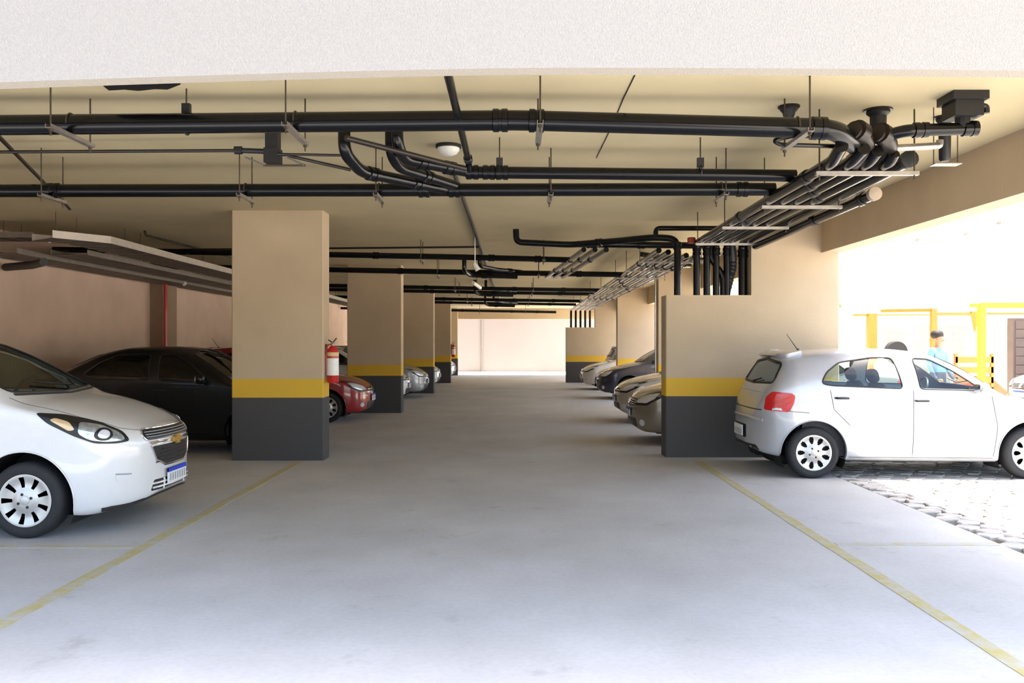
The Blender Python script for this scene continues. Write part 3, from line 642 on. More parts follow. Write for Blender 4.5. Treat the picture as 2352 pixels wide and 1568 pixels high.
def wheel(root, X, y, R, side, n, slot, z=None, steel=None):
    w = .195; M = Matrix.Rotation(-side * PI / 2, 4, 'X')      # local +Z of the lathe points outward (side = +1: +y)
    hr = R * .69; o_ = w / 2
    prof = [(hr * .98, -o_ * .9), (R * .9, -o_), (R * .975, -o_ * .8), (R, -o_ * .5), (R, o_ * .5), (R * .975, o_ * .8), (R * .9, o_), (R * .82, o_ * 1.02), (hr * 1.02, o_ * .93), (hr * .98, o_ * .8)]
    t = MB().lathe(prof, 40, M, close=False).build('wheel', M_tire, root, 40, (X, y, R))
    MB().lathe([(.001, o_ * .25), (hr * .99, o_ * .25)], 24, M).build('brake_backing', M_dark, t)
    # hubcap dish with real openings
    mb = MB(); A = n * 12; rad = [1.0, .97, .9, .82, .74, .66, .58, .5, .42, .3, .2, .1]
    dz = lambda r: o_ * (.93 + .05 * (1 - r) - .16 * max(0, math.sin(PI * min(1, max(0, (r - .3) / .62)))))
    vs = [M @ Vector((hr * r * math.cos(2 * PI * k / A), hr * r * math.sin(2 * PI * k / A), dz(r))) for r in rad for k in range(A)]
    fs = []
    for i in range(len(rad) - 1):
        rm = (rad[i] + rad[i + 1]) / 2
        for k in range(A):
            ph = (k + .5) % 12 / 12 - .5; lim = slot * (1 - ((rm - .70) / .26) ** 2 * .55) if .46 < rm < .92 else 0
            if abs(ph) < lim: continue
            k2 = (k + 1) % A; fs.append((i * A + k, i * A + k2, (i + 1) * A + k2, (i + 1) * A + k))
    fs.append(tuple((len(rad) - 1) * A + k for k in range(A))); mb.add(vs, fs)
    h = mb.build('hubcap', M_hub, t, 40)
    c = MB().lathe([(hr * .17, o_ * .95), (hr * .17, o_ * 1.02), (hr * .13, o_ * 1.05), (.001, o_ * 1.05)], 20, M); 
    for k in range(4):
        a = 2 * PI * k / 4 + .4; c.lathe([(.012, o_ * .9), (.012, o_ * 1.0)], 8, M @ Matrix.Translation((hr * .26 * math.cos(a), hr * .26 * math.sin(a), 0)), 1)
    c.build('hub_centre', [M_hub, M_trim], t)
    return t

def build_car(T, name):
    s = Car(T); L = s.L; root = empty(name); W0 = T['W']; R = T['R']; Ra = T.get('Ra', R + .085); oh, wb = T['oh'], T['wb']
    side_w = [rpoly(p, .05) for p in T['side_windows']]; ws, rw = rpoly(T['windscreen'], .06), rpoly(T['rear_window'], .06)
    arch = lambda c: [(c + Ra * math.cos(t), R + .0 + Ra * math.sin(t)) for t in np.linspace(-.45, PI + .45, 22)] + [(c - Ra * .95, .02), (c + Ra * .95, .02)]
    gp = {}
    # parts are measured on the whole skin before it is cut open
    parts = []
    def P(nm, mb, m, parent=None, smooth=35): o = mb.build(nm, m, parent or root, smooth); return o
    for v in 'LR':
        for p in side_w: g = P('side_window', s.patch(MB(), p, v, -.004, skirt=0), T['glass']); P('window_seal', s.line(MB(), p, v, .009, .001, True), M_trim, g)
    g = P('windscreen', s.patch(MB(), ws, 'F', -.004, skirt=0), T.get('glassf', T['glass'])); P('windscreen_seal', s.line(MB(), ws, 'F', .010, .001, True), M_trim, g)
    for sg in (-1, 1): P('wiper', s.line(MB(), [(sg * .02 + .25, ws and T['cowl'] + .01), (sg * .30 - .05 + .1, T['cowl'] + .06)], 'F', .008, .02), M_trim, g)
    g = P('rear_window', s.patch(MB(), rw, 'B', -.004, skirt=0), T['glass']); P('rear_window_seal', s.line(MB(), rw, 'B', .020, -.006, True), M_trim, g)
    P('cowl_panel', s.line(MB(), [(-ws[0][0] * 0 - T['windscreen'][2][0] * .98, T['windscreen'][0][1] - .018), (0, T['windscreen'][1][1] - .016), (T['windscreen'][2][0] * .98, T['windscreen'][0][1] - .018)], 'F', .018, -.006), M_trim)
    T['details'](s, P, root)
    # shut lines
    for v in 'LR':
        for ln in T['gaps']: P('shut_line', s.line(MB(), ln, v, .0035, -.001), M_dark)
        for (a, b) in T['handles']:
            h, nn = s.ray(v, a, b); mb = MB(); sg = 1 if v == 'L' else -1
            mb.tube([h + Vector((.075, sg * .008, -.002)), h + Vector((.05, sg * .028, 0)), h + Vector((-.05, sg * .028, 0)), h + Vector((-.075, sg * .008, .002))], .012, 8)
            P('door_handle', mb, T.get('handle_mat', M_trim))
        a, b = T['mirror']; h, nn = s.ray(v, a, b); sg = 1 if v == 'L' else -1
        mb = MB().rbox(h + Vector((-.01, sg * .13, .03)), (.12, .19, .13), 3.2, 8); m_ = P('wing_mirror', mb, T.get('mirror_mat', 'PAINT'))
        P('mirror_arm', MB().tube([h, h + Vector((-.0, sg * .08, .0))], .02, 8), M_trim, m_); P('mirror_glass', MB().rbox(h + Vector((-.065, sg * .13, .03)), (.02, .16, .10), 3.5, 6), M_chrome, m_)
    # body: arches and window openings
    rim = []
    for c in (oh, oh + wb):
        ts = np.linspace(-.30, PI + .30, 34)
        for v in 'LR':
            sg = 1 if v == 'L' else -1; row = []
            for t in ts:
                a, b = c + Ra * math.cos(t), R + Ra * math.sin(t)
                if b < .12: continue
                h, nn = s.ray(v, a, b); row.append(h + Vector((0, sg * .003, 0)))
            rim.append((row, sg))
    for c in (oh, oh + wb): s.cut(arch(c), 'L', lambda q, d: abs(q.y) > .50 and q.z < R + Ra + .05)
    for p in side_w: s.cut(p, 'L', lambda q, d: abs(q.y) > .38 and q.z > .7)
    s.cut(ws, 'F', lambda q, d: T['ws_range'][0] < d < T['ws_range'][1] and q.z > .8)
    s.cut(rw, 'F', lambda q, d: d > T['rw_from'] and q.z > .8)
    me = bpy.data.meshes.new('body'); s.bm.to_mesh(me); s.bm.free(); me.materials.append(T['paint']); me.shade_smooth(); me.set_sharp_from_angle(angle=math.radians(50))
    bo = bpy.data.objects.new('body', me); C.objects.link(bo); bo.parent = root
    for row, sg in rim:
        mb = MB(); n = len(row); vs = list(row) + [p + Vector((0, -sg * .06, 0)) for p in row]
        mb.add(vs, [(i, i + 1, n + i + 1, n + i) for i in range(n - 1)]); mb.tube(row, .007, 6); P('arch_lip', mb, 'PAINT', bo)
    for c in (oh, oh + wb):
        for sg in (-1, 1):
            mb = MB(); ts = np.linspace(-.5, PI + .5, 24)
            for y0, y1 in ((W0 - .05, .42),):
                vs = [(s.X(c + Ra * 1.01 * math.cos(t)), sg * y, R + Ra * 1.01 * math.sin(t)) for y in (y0, y1) for t in ts]; n = len(ts)
                mb.add(vs, [(i, i + 1, n + i + 1, n + i) for i in range(n - 1)] + [tuple(n + i for i in range(n))])
            P('wheel_well', mb, M_dark, None, 0)
            wheel(root, s.X(c), sg * (W0 - .125), R, sg, T['spokes'], T['slot'])
    # cabin
    zf = .30; xs, xe = s.X(T['cabin'][0]), s.X(T['cabin'][1]); zbelt = T['cabin'][2]
    mb = MB(); mb.box(xe, xs, -W0 + .12, W0 - .12, zf - .05, zf); mb.box(xe - .02, xe, -W0 + .2, W0 - .2, zf, zbelt - .08)
    for sg in (-1, 1): mb.box(xe, xs, sg * (W0 - .12) - .01, sg * (W0 - .12) + .01, zf, zbelt - .10)
    P('cabin_lining', mb, M_seat, None, 0)
    P('dashboard', MB().rbox((xs + .02, 0, zbelt - .19), (.5, 2 * W0 - .34, .34), 5, 8), M_trim)
    st = MB(); cx = xs - .42; st.tube([(cx + .07 * math.sin(t) , .36 + .17 * math.cos(t), zbelt - .05 + .17 * math.sin(t)) for t in np.linspace(0, 2 * PI, 22)], .014, 6); st.tube([(cx, .36, zbelt - .05), (cx + .25, .36, zbelt - .12)], .03, 8); P('steering_wheel', st, M_trim)
    for (q, ys) in T['seats']:
        for y in ys:
            xx = s.X(q); rot = Matrix.Rotation(-.22, 3, 'Y')
            mb = MB().rbox((xx, y, zf + .20), (.50, .48, .18), 4, 7); mb.rbox((xx - .30, y, zf + .50), (.14, .46, .60), 4, 7, rot); se = P('seat', mb, M_seat)
            P('headrest', MB().rbox((xx - .40, y, T.get('hr', zbelt + .10)), (.10, .26, .17), 3, 7, rot), M_seat, se)
    P('underbody', MB().box(s.X(L - .35), s.X(.35), -W0 + .25, W0 - .25, .17, .24), M_dark, None, 0)
    for o in root.children_recursive:
        if o.type == 'MESH' and o.data.materials and o.data.materials[0] is None: o.data.materials[0] = T['paint']
    return root
_mesh0 = MB.mesh
def _mesh(s, name, mats, smooth=35):
    if isinstance(mats, str): mats = [None]
    return _mesh0(s, name, mats, smooth)
MB.mesh = _mesh

PLATE = [(-.20, -.065), (.20, -.065), (.20, .065), (-.20, .065)]
def plate(s, P, root, view, y, z, tilt=0, blue=True):
    h, nn = s.ray(view, y, z); sg = 1 if view == 'F' else -1; x = h.x + sg * .012
    o = P('number_plate', MB().box(min(x, x + sg * .01), max(x, x + sg * .01), y - .20, y + .20, z - .065, z + .065), M_plate, None, 0)
    x2 = x + sg * .012
    if blue: P('plate_header', MB().box(min(x, x2), max(x, x2), y - .20, y + .20, z + .030, z + .065), M_blue, o, 0)
    mb = MB()
    for k in range(7): yy = y - .155 + .052 * k; mb.box(min(x, x2), max(x, x2), yy - .012, yy + .012, z - .048, z + .015)
    P('plate_marks', mb, M_pgrey, o, 0)
def mir(poly): return [(-a, b) for a, b in poly]

# ---- hatchback
def hatch_details(s, P, root):
    L = s.L
    hl = rpoly([(.36, .60), (.66, .60), (.80, .70), (.81, .83), (.66, .80), (.42, .72)], .03)
    for sg, po in ((1, hl), (-1, mir(hl))):
        b = P('headlight', s.patch(MB(), po, 'F', .004), M_trim); c = (sum(q[0] for q in po) / len(po), sum(q[1] for q in po) / len(po))
        P('reflector', s.patch(MB(), [(c[0] + (q[0] - c[0]) * .80, c[1] + (q[1] - c[1]) * .66) for q in po], 'F', .007, skirt=.003), M_lens, b)
        P('fog_lamp', s.patch(MB(), [(sg * .58 + .05 * math.cos(t), .34 + .045 * math.sin(t)) for t in np.linspace(0, 2 * PI, 14)[:-1]], 'F', .004), M_lens)
    g = P('grille', s.patch(MB(), rpoly([(-.33, .60), (.33, .60), (.35, .68), (-.35, .68)], .02), 'F', .003), M_trim); P('grille_bar', s.line(MB(), [(-.33, .64), (.33, .64)], 'F', .008, .008), M_chrome, g)
    P('badge', s.patch(MB(), [(.05 * math.cos(t), .64 + .05 * math.sin(t)) for t in np.linspace(0, 2 * PI, 16)[:-1]], 'F', .018, skirt=.015), M_chrome, g)
    P('lower_intake', s.patch(MB(), rpoly([(-.45, .27), (.45, .27), (.40, .40), (-.40, .40)], .03), 'F', .003), M_trim)
    plate(s, P, root, 'F', 0, .47)
    P('bonnet_line', s.line(MB(), [(.45, .72), (.75, .70), (1.02, .66)], 'T', .0035), M_dark); P('bonnet_line', s.line(MB(), [(.45, -.72), (.75, -.70), (1.02, -.66)], 'T', .0035), M_dark)
    # tail
    for v in 'LR':
        po = rpoly([(L - .44, .955), (L - .40, .985), (L - .21, 1.0), (L - .15, .93), (L - .13, .785), (L - .37, .765), (L - .42, .86)], .025)
        b = P('tail_light', s.patch(MB(), po, v, .006), M_redlens); P('reverse_lens', s.patch(MB(), rpoly([(L - .30, .785), (L - .20, .785), (L - .21, .81), (L - .29, .81)], .01), v, .009, skirt=.004), M_lens, b)
    P('tailgate_line', s.line(MB(), [(-.60, .78), (.60, .78)], 'B', .006, 0), M_dark); P('tailgate_crease', s.line(MB(), [(-.50, .985), (.50, .985)], 'B', .006, 0), 'PAINT')
    P('spoiler', s.patch(MB(), rpoly([(-.50, 1.385), (.50, 1.385), (.47, 1.43), (-.47, 1.43)], .02), 'B', .05, skirt=.06), 'PAINT')
    P('rear_wiper', s.line(MB(), [(.0, 1.09), (-.28, 1.13)], 'B', .010, .018), M_trim)
    P('bumper_step', s.line(MB(), [(-.62, .66), (-.3, .675), (.3, .675), (.62, .66)], 'B', .022, -.004), 'PAINT')
    P('plate_recess', s.patch(MB(), rpoly([(-.26, .42), (.26, .42), (.26, .58), (-.26, .58)], .02), 'B', .002, skirt=.004), M_trim)
    plate(s, P, root, 'B', 0, .50, blue=False)
    P('rear_valance', s.patch(MB(), rpoly([(-.55, .30), (.55, .30), (.50, .36), (-.50, .36)], .02), 'B', .003), M_trim)
    h, nn = s.ray('T', L - .72, 0); mb = MB(); mb.tube([h, h + Vector((0, 0, .02))], .016, 8); mb.tube([h, h + Vector((-.14, 0, .20))], [.006, .003], 6); P('antenna', mb, M_trim)
HATCH = dict(L=3.90, W=.83, oh=.775, wb=2.465, R=.298, Ra=.375, nose=(.55, 2.4), tail=(.48, 2.4),
    zt=[(0, .58), (.04, .66), (.12, .73), (.25, .80), (.5, .88), (.8, .95), (1.0, 1.0), (1.06, 1.03), (1.35, 1.22), (1.65, 1.39), (1.8, 1.45), (2.1, 1.49), (2.6, 1.50), (3.1, 1.48), (3.42, 1.445), (3.53, 1.415), (3.57, 1.36), (3.67, 1.17), (3.73, 1.07), (3.77, 1.00), (3.82, .86), (3.86, .74), (3.885, .68), (3.9, .62)],
    zb=[(0, .36), (.05, .26), (.2, .20), (.6, .19), (3.3, .21), (3.65, .25), (3.85, .31), (3.9, .38)],
    belt=[(0, .50), (.1, .62), (.3, .72), (.6, .82), (1.0, .93), (1.5, .985), (2.5, 1.03), (3.3, 1.07), (3.6, 1.02), (3.75, .90), (3.85, .68), (3.9, .5)],
    wr=[(0, .80), (.3, .86), (1.0, .85), (1.3, .79), (1.8, .70), (2.6, .69), (3.2, .665), (3.4, .63), (3.55, .57), (3.66, .70), (3.75, .80), (3.9, .86)], crown=[(0, .04), (.6, .045), (1.0, .05), (1.4, .045), (1.9, .065), (3.2, .065), (3.6, .05), (3.9, .04)],
    windscreen=[(-.64, 1.045), (0, 1.025), (.64, 1.045), (.51, 1.37), (0, 1.435), (-.51, 1.37)], rear_window=[(-.64, 1.10), (0, 1.08), (.64, 1.10), (.545, 1.325), (0, 1.375), (-.545, 1.325)],
    side_windows=[[(1.32, 1.02), (2.03, 1.035), (2.06, 1.385), (1.86, 1.375), (1.62, 1.24)], [(2.23, 1.04), (3.05, 1.075), (3.16, 1.10), (3.09, 1.22), (2.92, 1.335), (2.55, 1.39), (2.29, 1.393)]],
    gaps=[[(1.22, .95), (1.16, .60), (1.20, .26)], [(2.11, 1.02), (2.12, .26)], [(3.06, 1.02), (3.02, .80), (2.84, .62)], [(1.2, .24), (2.84, .25)], [(L_ := 3.56, .78), (3.30, .76)]],
    handles=[(2.02, .90), (2.93, .93)], mirror=(1.38, 1.02), cowl=1.04, ws_range=(.95, 2.0), rw_from=3.40, cabin=(1.1, 3.35, 1.0), seats=[(2.0, (-.36, .36)), (2.85, (-.36, .36))], hr=1.17,
    glass=M_clear, paint=None, spokes=9, slot=.24, details=hatch_details)
# ---- saloon
def sedan_details(s, P, root):
    L = s.L
    hl = rpoly([(.36, .60), (.70, .61), (.82, .72), (.82, .85), (.66, .81), (.42, .72)], .03)
    for sg, po in ((1, hl), (-1, mir(hl))):
        b = P('headlight', s.patch(MB(), po, 'F', .004), M_trim); c = (sum(q[0] for q in po) / len(po), sum(q[1] for q in po) / len(po))
        P('reflector', s.patch(MB(), [(c[0] + (q[0] - c[0]) * .80, c[1] + (q[1] - c[1]) * .66) for q in po], 'F', .007, skirt=.003), M_lens, b)
        P('fog_lamp', s.patch(MB(), [(sg * .60 + .055 * math.cos(t), .34 + .05 * math.sin(t)) for t in np.linspace(0, 2 * PI, 14)[:-1]], 'F', .004), M_lens)
    g = P('grille', s.patch(MB(), rpoly([(-.34, .58), (.34, .58), (.38, .70), (-.38, .70)], .03), 'F', .003), M_trim)
    for k in range(3): P('grille_bar', s.line(MB(), [(-.34, .61 + .03 * k), (.34, .61 + .03 * k)], 'F', .006, .008), M_chrome, g)
    P('badge', s.patch(MB(), [(.05 * math.cos(t), .64 + .05 * math.sin(t)) for t in np.linspace(0, 2 * PI, 16)[:-1]], 'F', .018, skirt=.015), M_chrome, g)
    P('lower_intake', s.patch(MB(), rpoly([(-.48, .27), (.48, .27), (.42, .40), (-.42, .40)], .03), 'F', .003), M_trim)
    plate(s, P, root, 'F', 0, .48)
    for v in 'LR': P('tail_light', s.patch(MB(), rpoly([(L - .38, 1.0), (L - .10, .98), (L - .12, .82), (L - .30, .84)], .03), v, .006), M_redlens); 
    plate(s, P, root, 'B', 0, .80, blue=False)
SEDAN = dict(L=4.32, W=.85, oh=.84, wb=2.52, R=.305, Ra=.385, nose=(.55, 2.4), tail=(.40, 2.8),
    zt=[(0, .58), (.04, .67), (.12, .75), (.25, .82), (.5, .90), (.85, .98), (1.1, 1.03), (1.16, 1.06), (1.45, 1.25), (1.75, 1.42), (1.92, 1.48), (2.2, 1.515), (2.7, 1.51), (3.0, 1.46), (3.3, 1.34), (3.62, 1.18), (3.75, 1.14), (4.1, 1.11), (4.2, 1.07), (4.25, .98), (4.29, .80), (4.32, .62)],
    zb=[(0, .36), (.05, .26), (.2, .20), (.6, .19), (3.6, .21), (4.0, .25), (4.27, .31), (4.32, .38)],
    belt=[(0, .50), (.1, .62), (.3, .73), (.6, .84), (1.1, .97), (1.6, 1.0), (2.6, 1.03), (3.4, 1.06), (3.9, 1.03), (4.15, .95), (4.27, .70), (4.32, .5)],
    wr=[(0, .80), (.3, .86), (1.1, .86), (1.4, .79), (1.9, .70), (2.7, .69), (3.2, .72), (3.6, .80), (3.9, .86), (4.32, .86)], crown=[(0, .04), (.6, .045), (1.1, .05), (1.5, .045), (2.0, .065), (2.9, .065), (3.5, .05), (4.32, .04)],
    windscreen=[(-.66, 1.075), (0, 1.055), (.66, 1.075), (.52, 1.40), (0, 1.465), (-.52, 1.40)], rear_window=[(-.56, 1.20), (0, 1.19), (.56, 1.20), (.50, 1.38), (0, 1.43), (-.50, 1.38)],
    side_windows=[[(1.44, 1.03), (2.15, 1.04), (2.18, 1.40), (1.98, 1.395), (1.74, 1.27)], [(2.28, 1.04), (3.05, 1.065), (3.22, 1.12), (3.02, 1.29), (2.8, 1.395), (2.32, 1.405)]],
    gaps=[[(1.3, .97), (1.24, .60), (1.28, .26)], [(2.22, 1.02), (2.24, .26)], [(3.14, 1.02), (3.08, .80), (2.92, .62)], [(1.28, .24), (2.92, .25)]],
    handles=[(2.12, .90), (3.0, .93)], mirror=(1.50, 1.03), cowl=1.07, ws_range=(1.05, 2.15), rw_from=2.85, cabin=(1.2, 3.4, 1.02), seats=[(2.1, (-.36, .36)), (2.95, (-.36, .36))], hr=1.19,
    glass=M_glass, paint=None, spokes=8, slot=.26, details=sedan_details)
M_lampc = mat('lamp_chrome', srgb(176, 184, 192), .15, .7, .45, 16, coat=.8)
# ---- minivan
def mpv_details(s, P, root):
    an = math.radians(48)
    for sg in (-1, 1):
        D_ = ('D', sg * an)
        sc = lambda pts: [(sg * (.315 + (a - .255) * 1.30), b + .02) for a, b in pts]; sf = lambda pts: [(sg * a, b) for a, b in pts]
        hl = rpoly([(.255, .735), (.34, .725), (.47, .735), (.58, .80), (.70, .90), (.755, .985), (.60, .965), (.42, .90), (.29, .815)], .03)
        b = P('headlight', s.patch(MB(), sc(hl), D_, .004, step=.03), M_trim)
        P('reflector', s.patch(MB(), sc(rpoly([(.285, .748), (.40, .742), (.50, .765), (.56, .82), (.545, .905), (.42, .875), (.315, .805)], .03)), D_, .008, skirt=.004, step=.03), M_lampc, b)
        P('projector', s.patch(MB(), sc([(.42 + .055 * math.cos(t), .80 + .045 * math.sin(t)) for t in np.linspace(0, 2 * PI, 16)[:-1]]), D_, .016, skirt=.010), M_trim, b); P('projector_lens', s.patch(MB(), sc([(.42 + .034 * math.cos(t), .80 + .028 * math.sin(t)) for t in np.linspace(0, 2 * PI, 16)[:-1]]), D_, .022, skirt=.008), M_lens, b)
        P('turn_signal', s.patch(MB(), sc(rpoly([(.57, .85), (.60, .84), (.69, .93), (.66, .94), (.60, .91)], .015)), D_, .008, skirt=.004), mat('pale_amber_lens', srgb(206, 176, 132), .25, .2, .05, 20, coat=.6), b)
        P('fog_recess', s.patch(MB(), sf(rpoly([(.30, .475), (.45, .49), (.43, .43), (.33, .40)], .03)), D_, .004), 'PAINT')
        P('fog_slot', s.line(MB(), sf([(.31, .487), (.44, .497)]), D_, .005, .006), M_pgrey)
    g = P('grille', s.patch(MB(), rpoly([(-.47, .785), (-.45, .745), (.45, .745), (.47, .785), (.43, .83), (-.43, .83)], .03), 'F', .004), M_trim)
    P('grille_frame', s.line(MB(), rpoly([(-.47, .785), (-.45, .745), (.45, .745), (.47, .785), (.43, .83), (-.43, .83)], .03), 'F', .008, .006, True), M_chrome, g)
    for k in range(3): P('grille_bar', s.line(MB(), [(-.43, .765 + .02 * k), (.43, .765 + .02 * k)], 'F', .004, .008), M_pgrey, g)
    lo = rpoly([(-.39, .685), (-.33, .57), (-.20, .515), (.20, .515), (.33, .57), (.39, .685)], .04)
    g2 = P('lower_grille', s.patch(MB(), lo, 'F', .004), M_trim)
    for k in range(4): P('grille_bar', s.line(MB(), [(-.34 + .03 * (3 - k), .65 - .035 * k), (.34 - .03 * (3 - k), .65 - .035 * k)], 'F', .005, .007), M_blk, g2)
    P('lower_frame', s.line(MB(), [(-.40, .69), (-.335, .565), (-.20, .51), (.20, .51), (.335, .565), (.40, .69)], 'F', .009, .006), M_chrome, g2)
    P('chrome_bar', s.patch(MB(), rpoly([(-.40, .70), (.40, .70), (.42, .728), (-.42, .728)], .01), 'F', .012, skirt=.012), M_chrome)
    bow = [(-.095, .695), (-.030, .695), (-.040, .675), (.048, .675), (.038, .695), (.085, .695), (.105, .735), (.040, .735), (.050, .755), (-.038, .755), (-.028, .735), (-.075, .735)]
    h, _ = s.ray('F', 0, .715); P('emblem', MB().prism(bow, h.x + .012, h.x + .030, 'x'), M_gold, None, 0)
    plate(s, P, root, 'F', 0, .41)
    lg = P('lower_intake', s.patch(MB(), rpoly([(-.40, .31), (.40, .31), (.36, .40), (-.36, .40)], .02), 'F', .003), M_trim)
    for k in range(2): P('intake_bar', s.line(MB(), [(-.38, .335 + .035 * k), (.38, .335 + .035 * k)], 'F', .009, .006), 'PAINT', lg)
    for sg in (-1, 1): P('intake_post', s.line(MB(), [(sg * .22, .31), (sg * .22, .40)], 'F', .010, .007), 'PAINT', lg)
    P('lip_spoiler', s.line(MB(), [(-.74, .215), (-.55, .235), (-.3, .265), (.3, .265), (.55, .235), (.74, .215)], 'F', .022, -.006), M_trim)
    for sg in (-1, 1):
        P('bonnet_line', s.line(MB(), [(.12, sg * .42), (.24, sg * .58), (.5, sg * .70), (.80, sg * .735), (1.05, sg * .735)], 'T', .0025), M_dark)
        P('front_flap', s.line(MB(), [(.50, .15), (.62, .16)], 'R' if sg < 0 else 'L', .02, -.01), M_trim)
    for v in 'LR': P('tail_light', s.patch(MB(), rpoly([(s.L - .30, 1.15), (s.L - .12, 1.15), (s.L - .10, .80), (s.L - .25, .80)], .03), v, .006), M_redlens)
    plate(s, P, root, 'B', 0, .85, blue=False)
MPV = dict(L=4.36, W=.868, oh=.87, wb=2.60, R=.305, Ra=.395, nose=(.62, 2.3), tail=(.34, 2.8),
    zt=[(0, .76), (.03, .80), (.08, .845), (.16, .87), (.33, .94), (.55, 1.02), (.75, 1.08), (.95, 1.125), (1.0, 1.145), (1.35, 1.33), (1.7, 1.515), (1.9, 1.595), (2.2, 1.65), (2.8, 1.67), (3.6, 1.645), (4.02, 1.59), (4.08, 1.52), (4.20, 1.17), (4.26, 1.0), (4.32, .80), (4.36, .62)],
    zb=[(0, .335), (.06, .27), (.2, .215), (.45, .17), (.8, .17), (3.6, .20), (4.1, .25), (4.32, .32), (4.36, .38)],
    belt=[(0, .60), (.1, .70), (.3, .82), (.6, .93), (1.0, 1.03), (1.5, 1.07), (2.5, 1.10), (3.6, 1.14), (4.1, 1.10), (4.25, .9), (4.36, .5)],
    wr=[(0, .80), (.3, .84), (1.0, .85), (1.4, .79), (1.9, .72), (2.6, .71), (3.6, .70), (4.1, .72), (4.36, .85)], crown=[(0, .05), (.6, .05), (1.0, .05), (1.4, .045), (2.0, .07), (3.6, .07), (4.36, .05)],
    windscreen=[(-.67, 1.155), (0, 1.135), (.67, 1.155), (.55, 1.53), (0, 1.60), (-.55, 1.53)], rear_window=[(-.56, 1.20), (.56, 1.20), (.52, 1.50), (-.52, 1.50)],
    side_windows=[[(1.36, 1.11), (2.15, 1.12), (2.18, 1.54), (1.98, 1.53), (1.72, 1.39)], [(2.28, 1.12), (3.15, 1.14), (3.15, 1.54), (2.32, 1.55)], [(3.26, 1.15), (3.85, 1.17), (3.78, 1.52), (3.26, 1.54)]],
    gaps=[[(1.22, 1.05), (1.22, .60), (1.26, .24)], [(2.22, 1.10), (2.24, .24)], [(3.2, 1.10), (3.1, .62)]],
    handles=[(2.1, .97), (3.0, .99)], mirror=(1.48, 1.10), cowl=1.15, ws_range=(.88, 2.15), rw_from=3.85, cabin=(1.15, 3.9, 1.1), seats=[(2.1, (-.38, .38)), (3.0, (-.38, .38))], hr=1.30,
    glass=M_glass, paint=None, spokes=9, slot=.20, details=mpv_details)

def place(root, x, y, rz, lab): root.location = (x, y, 0); root.rotation_euler = (0, 0, rz); tag(root, lab, 'car'); return root
def repaint(root, old, new, gl=None):
    for o in root.children_recursive:
        if o.type != 'MESH': continue
        for sl_ in o.material_slots:
            if sl_.material == old: sl_.link = 'OBJECT'; sl_.material = new
            elif gl and sl_.material in (M_clear, M_glass, M_darkglass): sl_.link = 'OBJECT'; sl_.material = gl
    return root
def nose_at(T, x, y, rz):                                   # origin (mid wheelbase) so that the nose sits at x
    k = T['oh'] + T['wb'] / 2; return (x - k * math.cos(rz), y)
p_white = paint('white', (212, 211, 210)); p_silver = paint('silver', (178, 180, 186), .25); p_black = mat('paint_black', srgb(6, 6, 7), .35, 0, .02, 12, coat=.25, spec=.3); p_red = paint('red', (150, 12, 18))
p_grey = paint('bronze_grey', (134, 124, 110), .4); p_champ = paint('champagne', (186, 178, 164), .3); p_navy = paint('navy', (22, 26, 44)); p_dsilver = paint('grey_silver', (150, 154, 158), .4)
# white minivan
MPV['paint'] = p_white; MPV['handle_mat'] = 'PAINT'
spin = build_car(MPV, 'minivan'); place(spin, *nose_at(MPV, -3.02, 7.0 + .75, 0), 0, 'white minivan with gold bow-tie emblem and blue-topped plate, parked nearest the entrance')
# silver hatchback half in the yard
HATCH['paint'] = p_silver
gol = build_car(HATCH, 'hatchback'); place(gol, 3.46 + HATCH['wb'] / 2, 10.06 + .74, math.radians(-1.0), 'silver hatchback standing half in the sunny yard by the low wall')
# black saloon
SEDAN['paint'] = p_black; SEDAN['glass'] = M_darkglass
blk = build_car(SEDAN, 'sedan'); place(blk, *nose_at(SEDAN, -2.85, 13.05, 0), 0, 'black sedan with dark windows behind the first left pillar')
def clone(src, old, new, T, x, y, rz, lab, gl=None, name=None):
    c = copy_tree(src); repaint(c, old, new, gl); c.name = name or src.name.split('.')[0]; place(c, *nose_at(T, x, y, rz), rz, lab); return c
clone(gol, p_silver, p_red, HATCH, -2.92, 17.95, 0, 'red hatchback beside the second left pillar', M_glass)
clone(blk, p_black, p_red, SEDAN, -3.6, 15.5, 0, 'dark red sedan parked between the black sedan and the red hatchback', M_glass)
clone(gol, p_silver, p_white, HATCH, -2.80, 23.2, 0, 'white hatchback just behind the second left pillar', M_glass)
clone(blk, p_black, p_dsilver, SEDAN, -2.55, 25.6, 0, 'grey silver sedan in front of the third left pillar', M_glass)
clone(gol, p_silver, p_white, HATCH, -2.62, 30.6, 0, 'white hatchback behind the third left pillar', M_glass)
clone(blk, p_black, p_white, SEDAN, -2.62, 38.5, 0, 'white sedan behind the fourth left pillar', M_glass)
clone(blk, p_black, p_grey, SEDAN, 1.84, 14.0, PI, 'bronze grey sedan just behind the low wall', M_glass)
clone(gol, p_silver, p_champ, HATCH, 2.02, 17.6, PI, 'champagne hatchback parked beside the bronze grey sedan', M_glass)
clone(blk, p_black, p_navy, SEDAN, 2.36, 25.0, PI, 'navy sedan between two right-hand pillars', M_glass)
clone(gol, p_silver, p_white, HATCH, 2.28, 30.0, PI, 'white hatchback in front of the far low wall', M_glass)
c = copy_tree(gol); repaint(c, p_silver, p_dsilver, M_glass); c.name = 'hatchback'; place(c, 3.35 + 1.9, 33.0, 0, 'grey hatchback parked tail-in showing a red light by the far low wall')

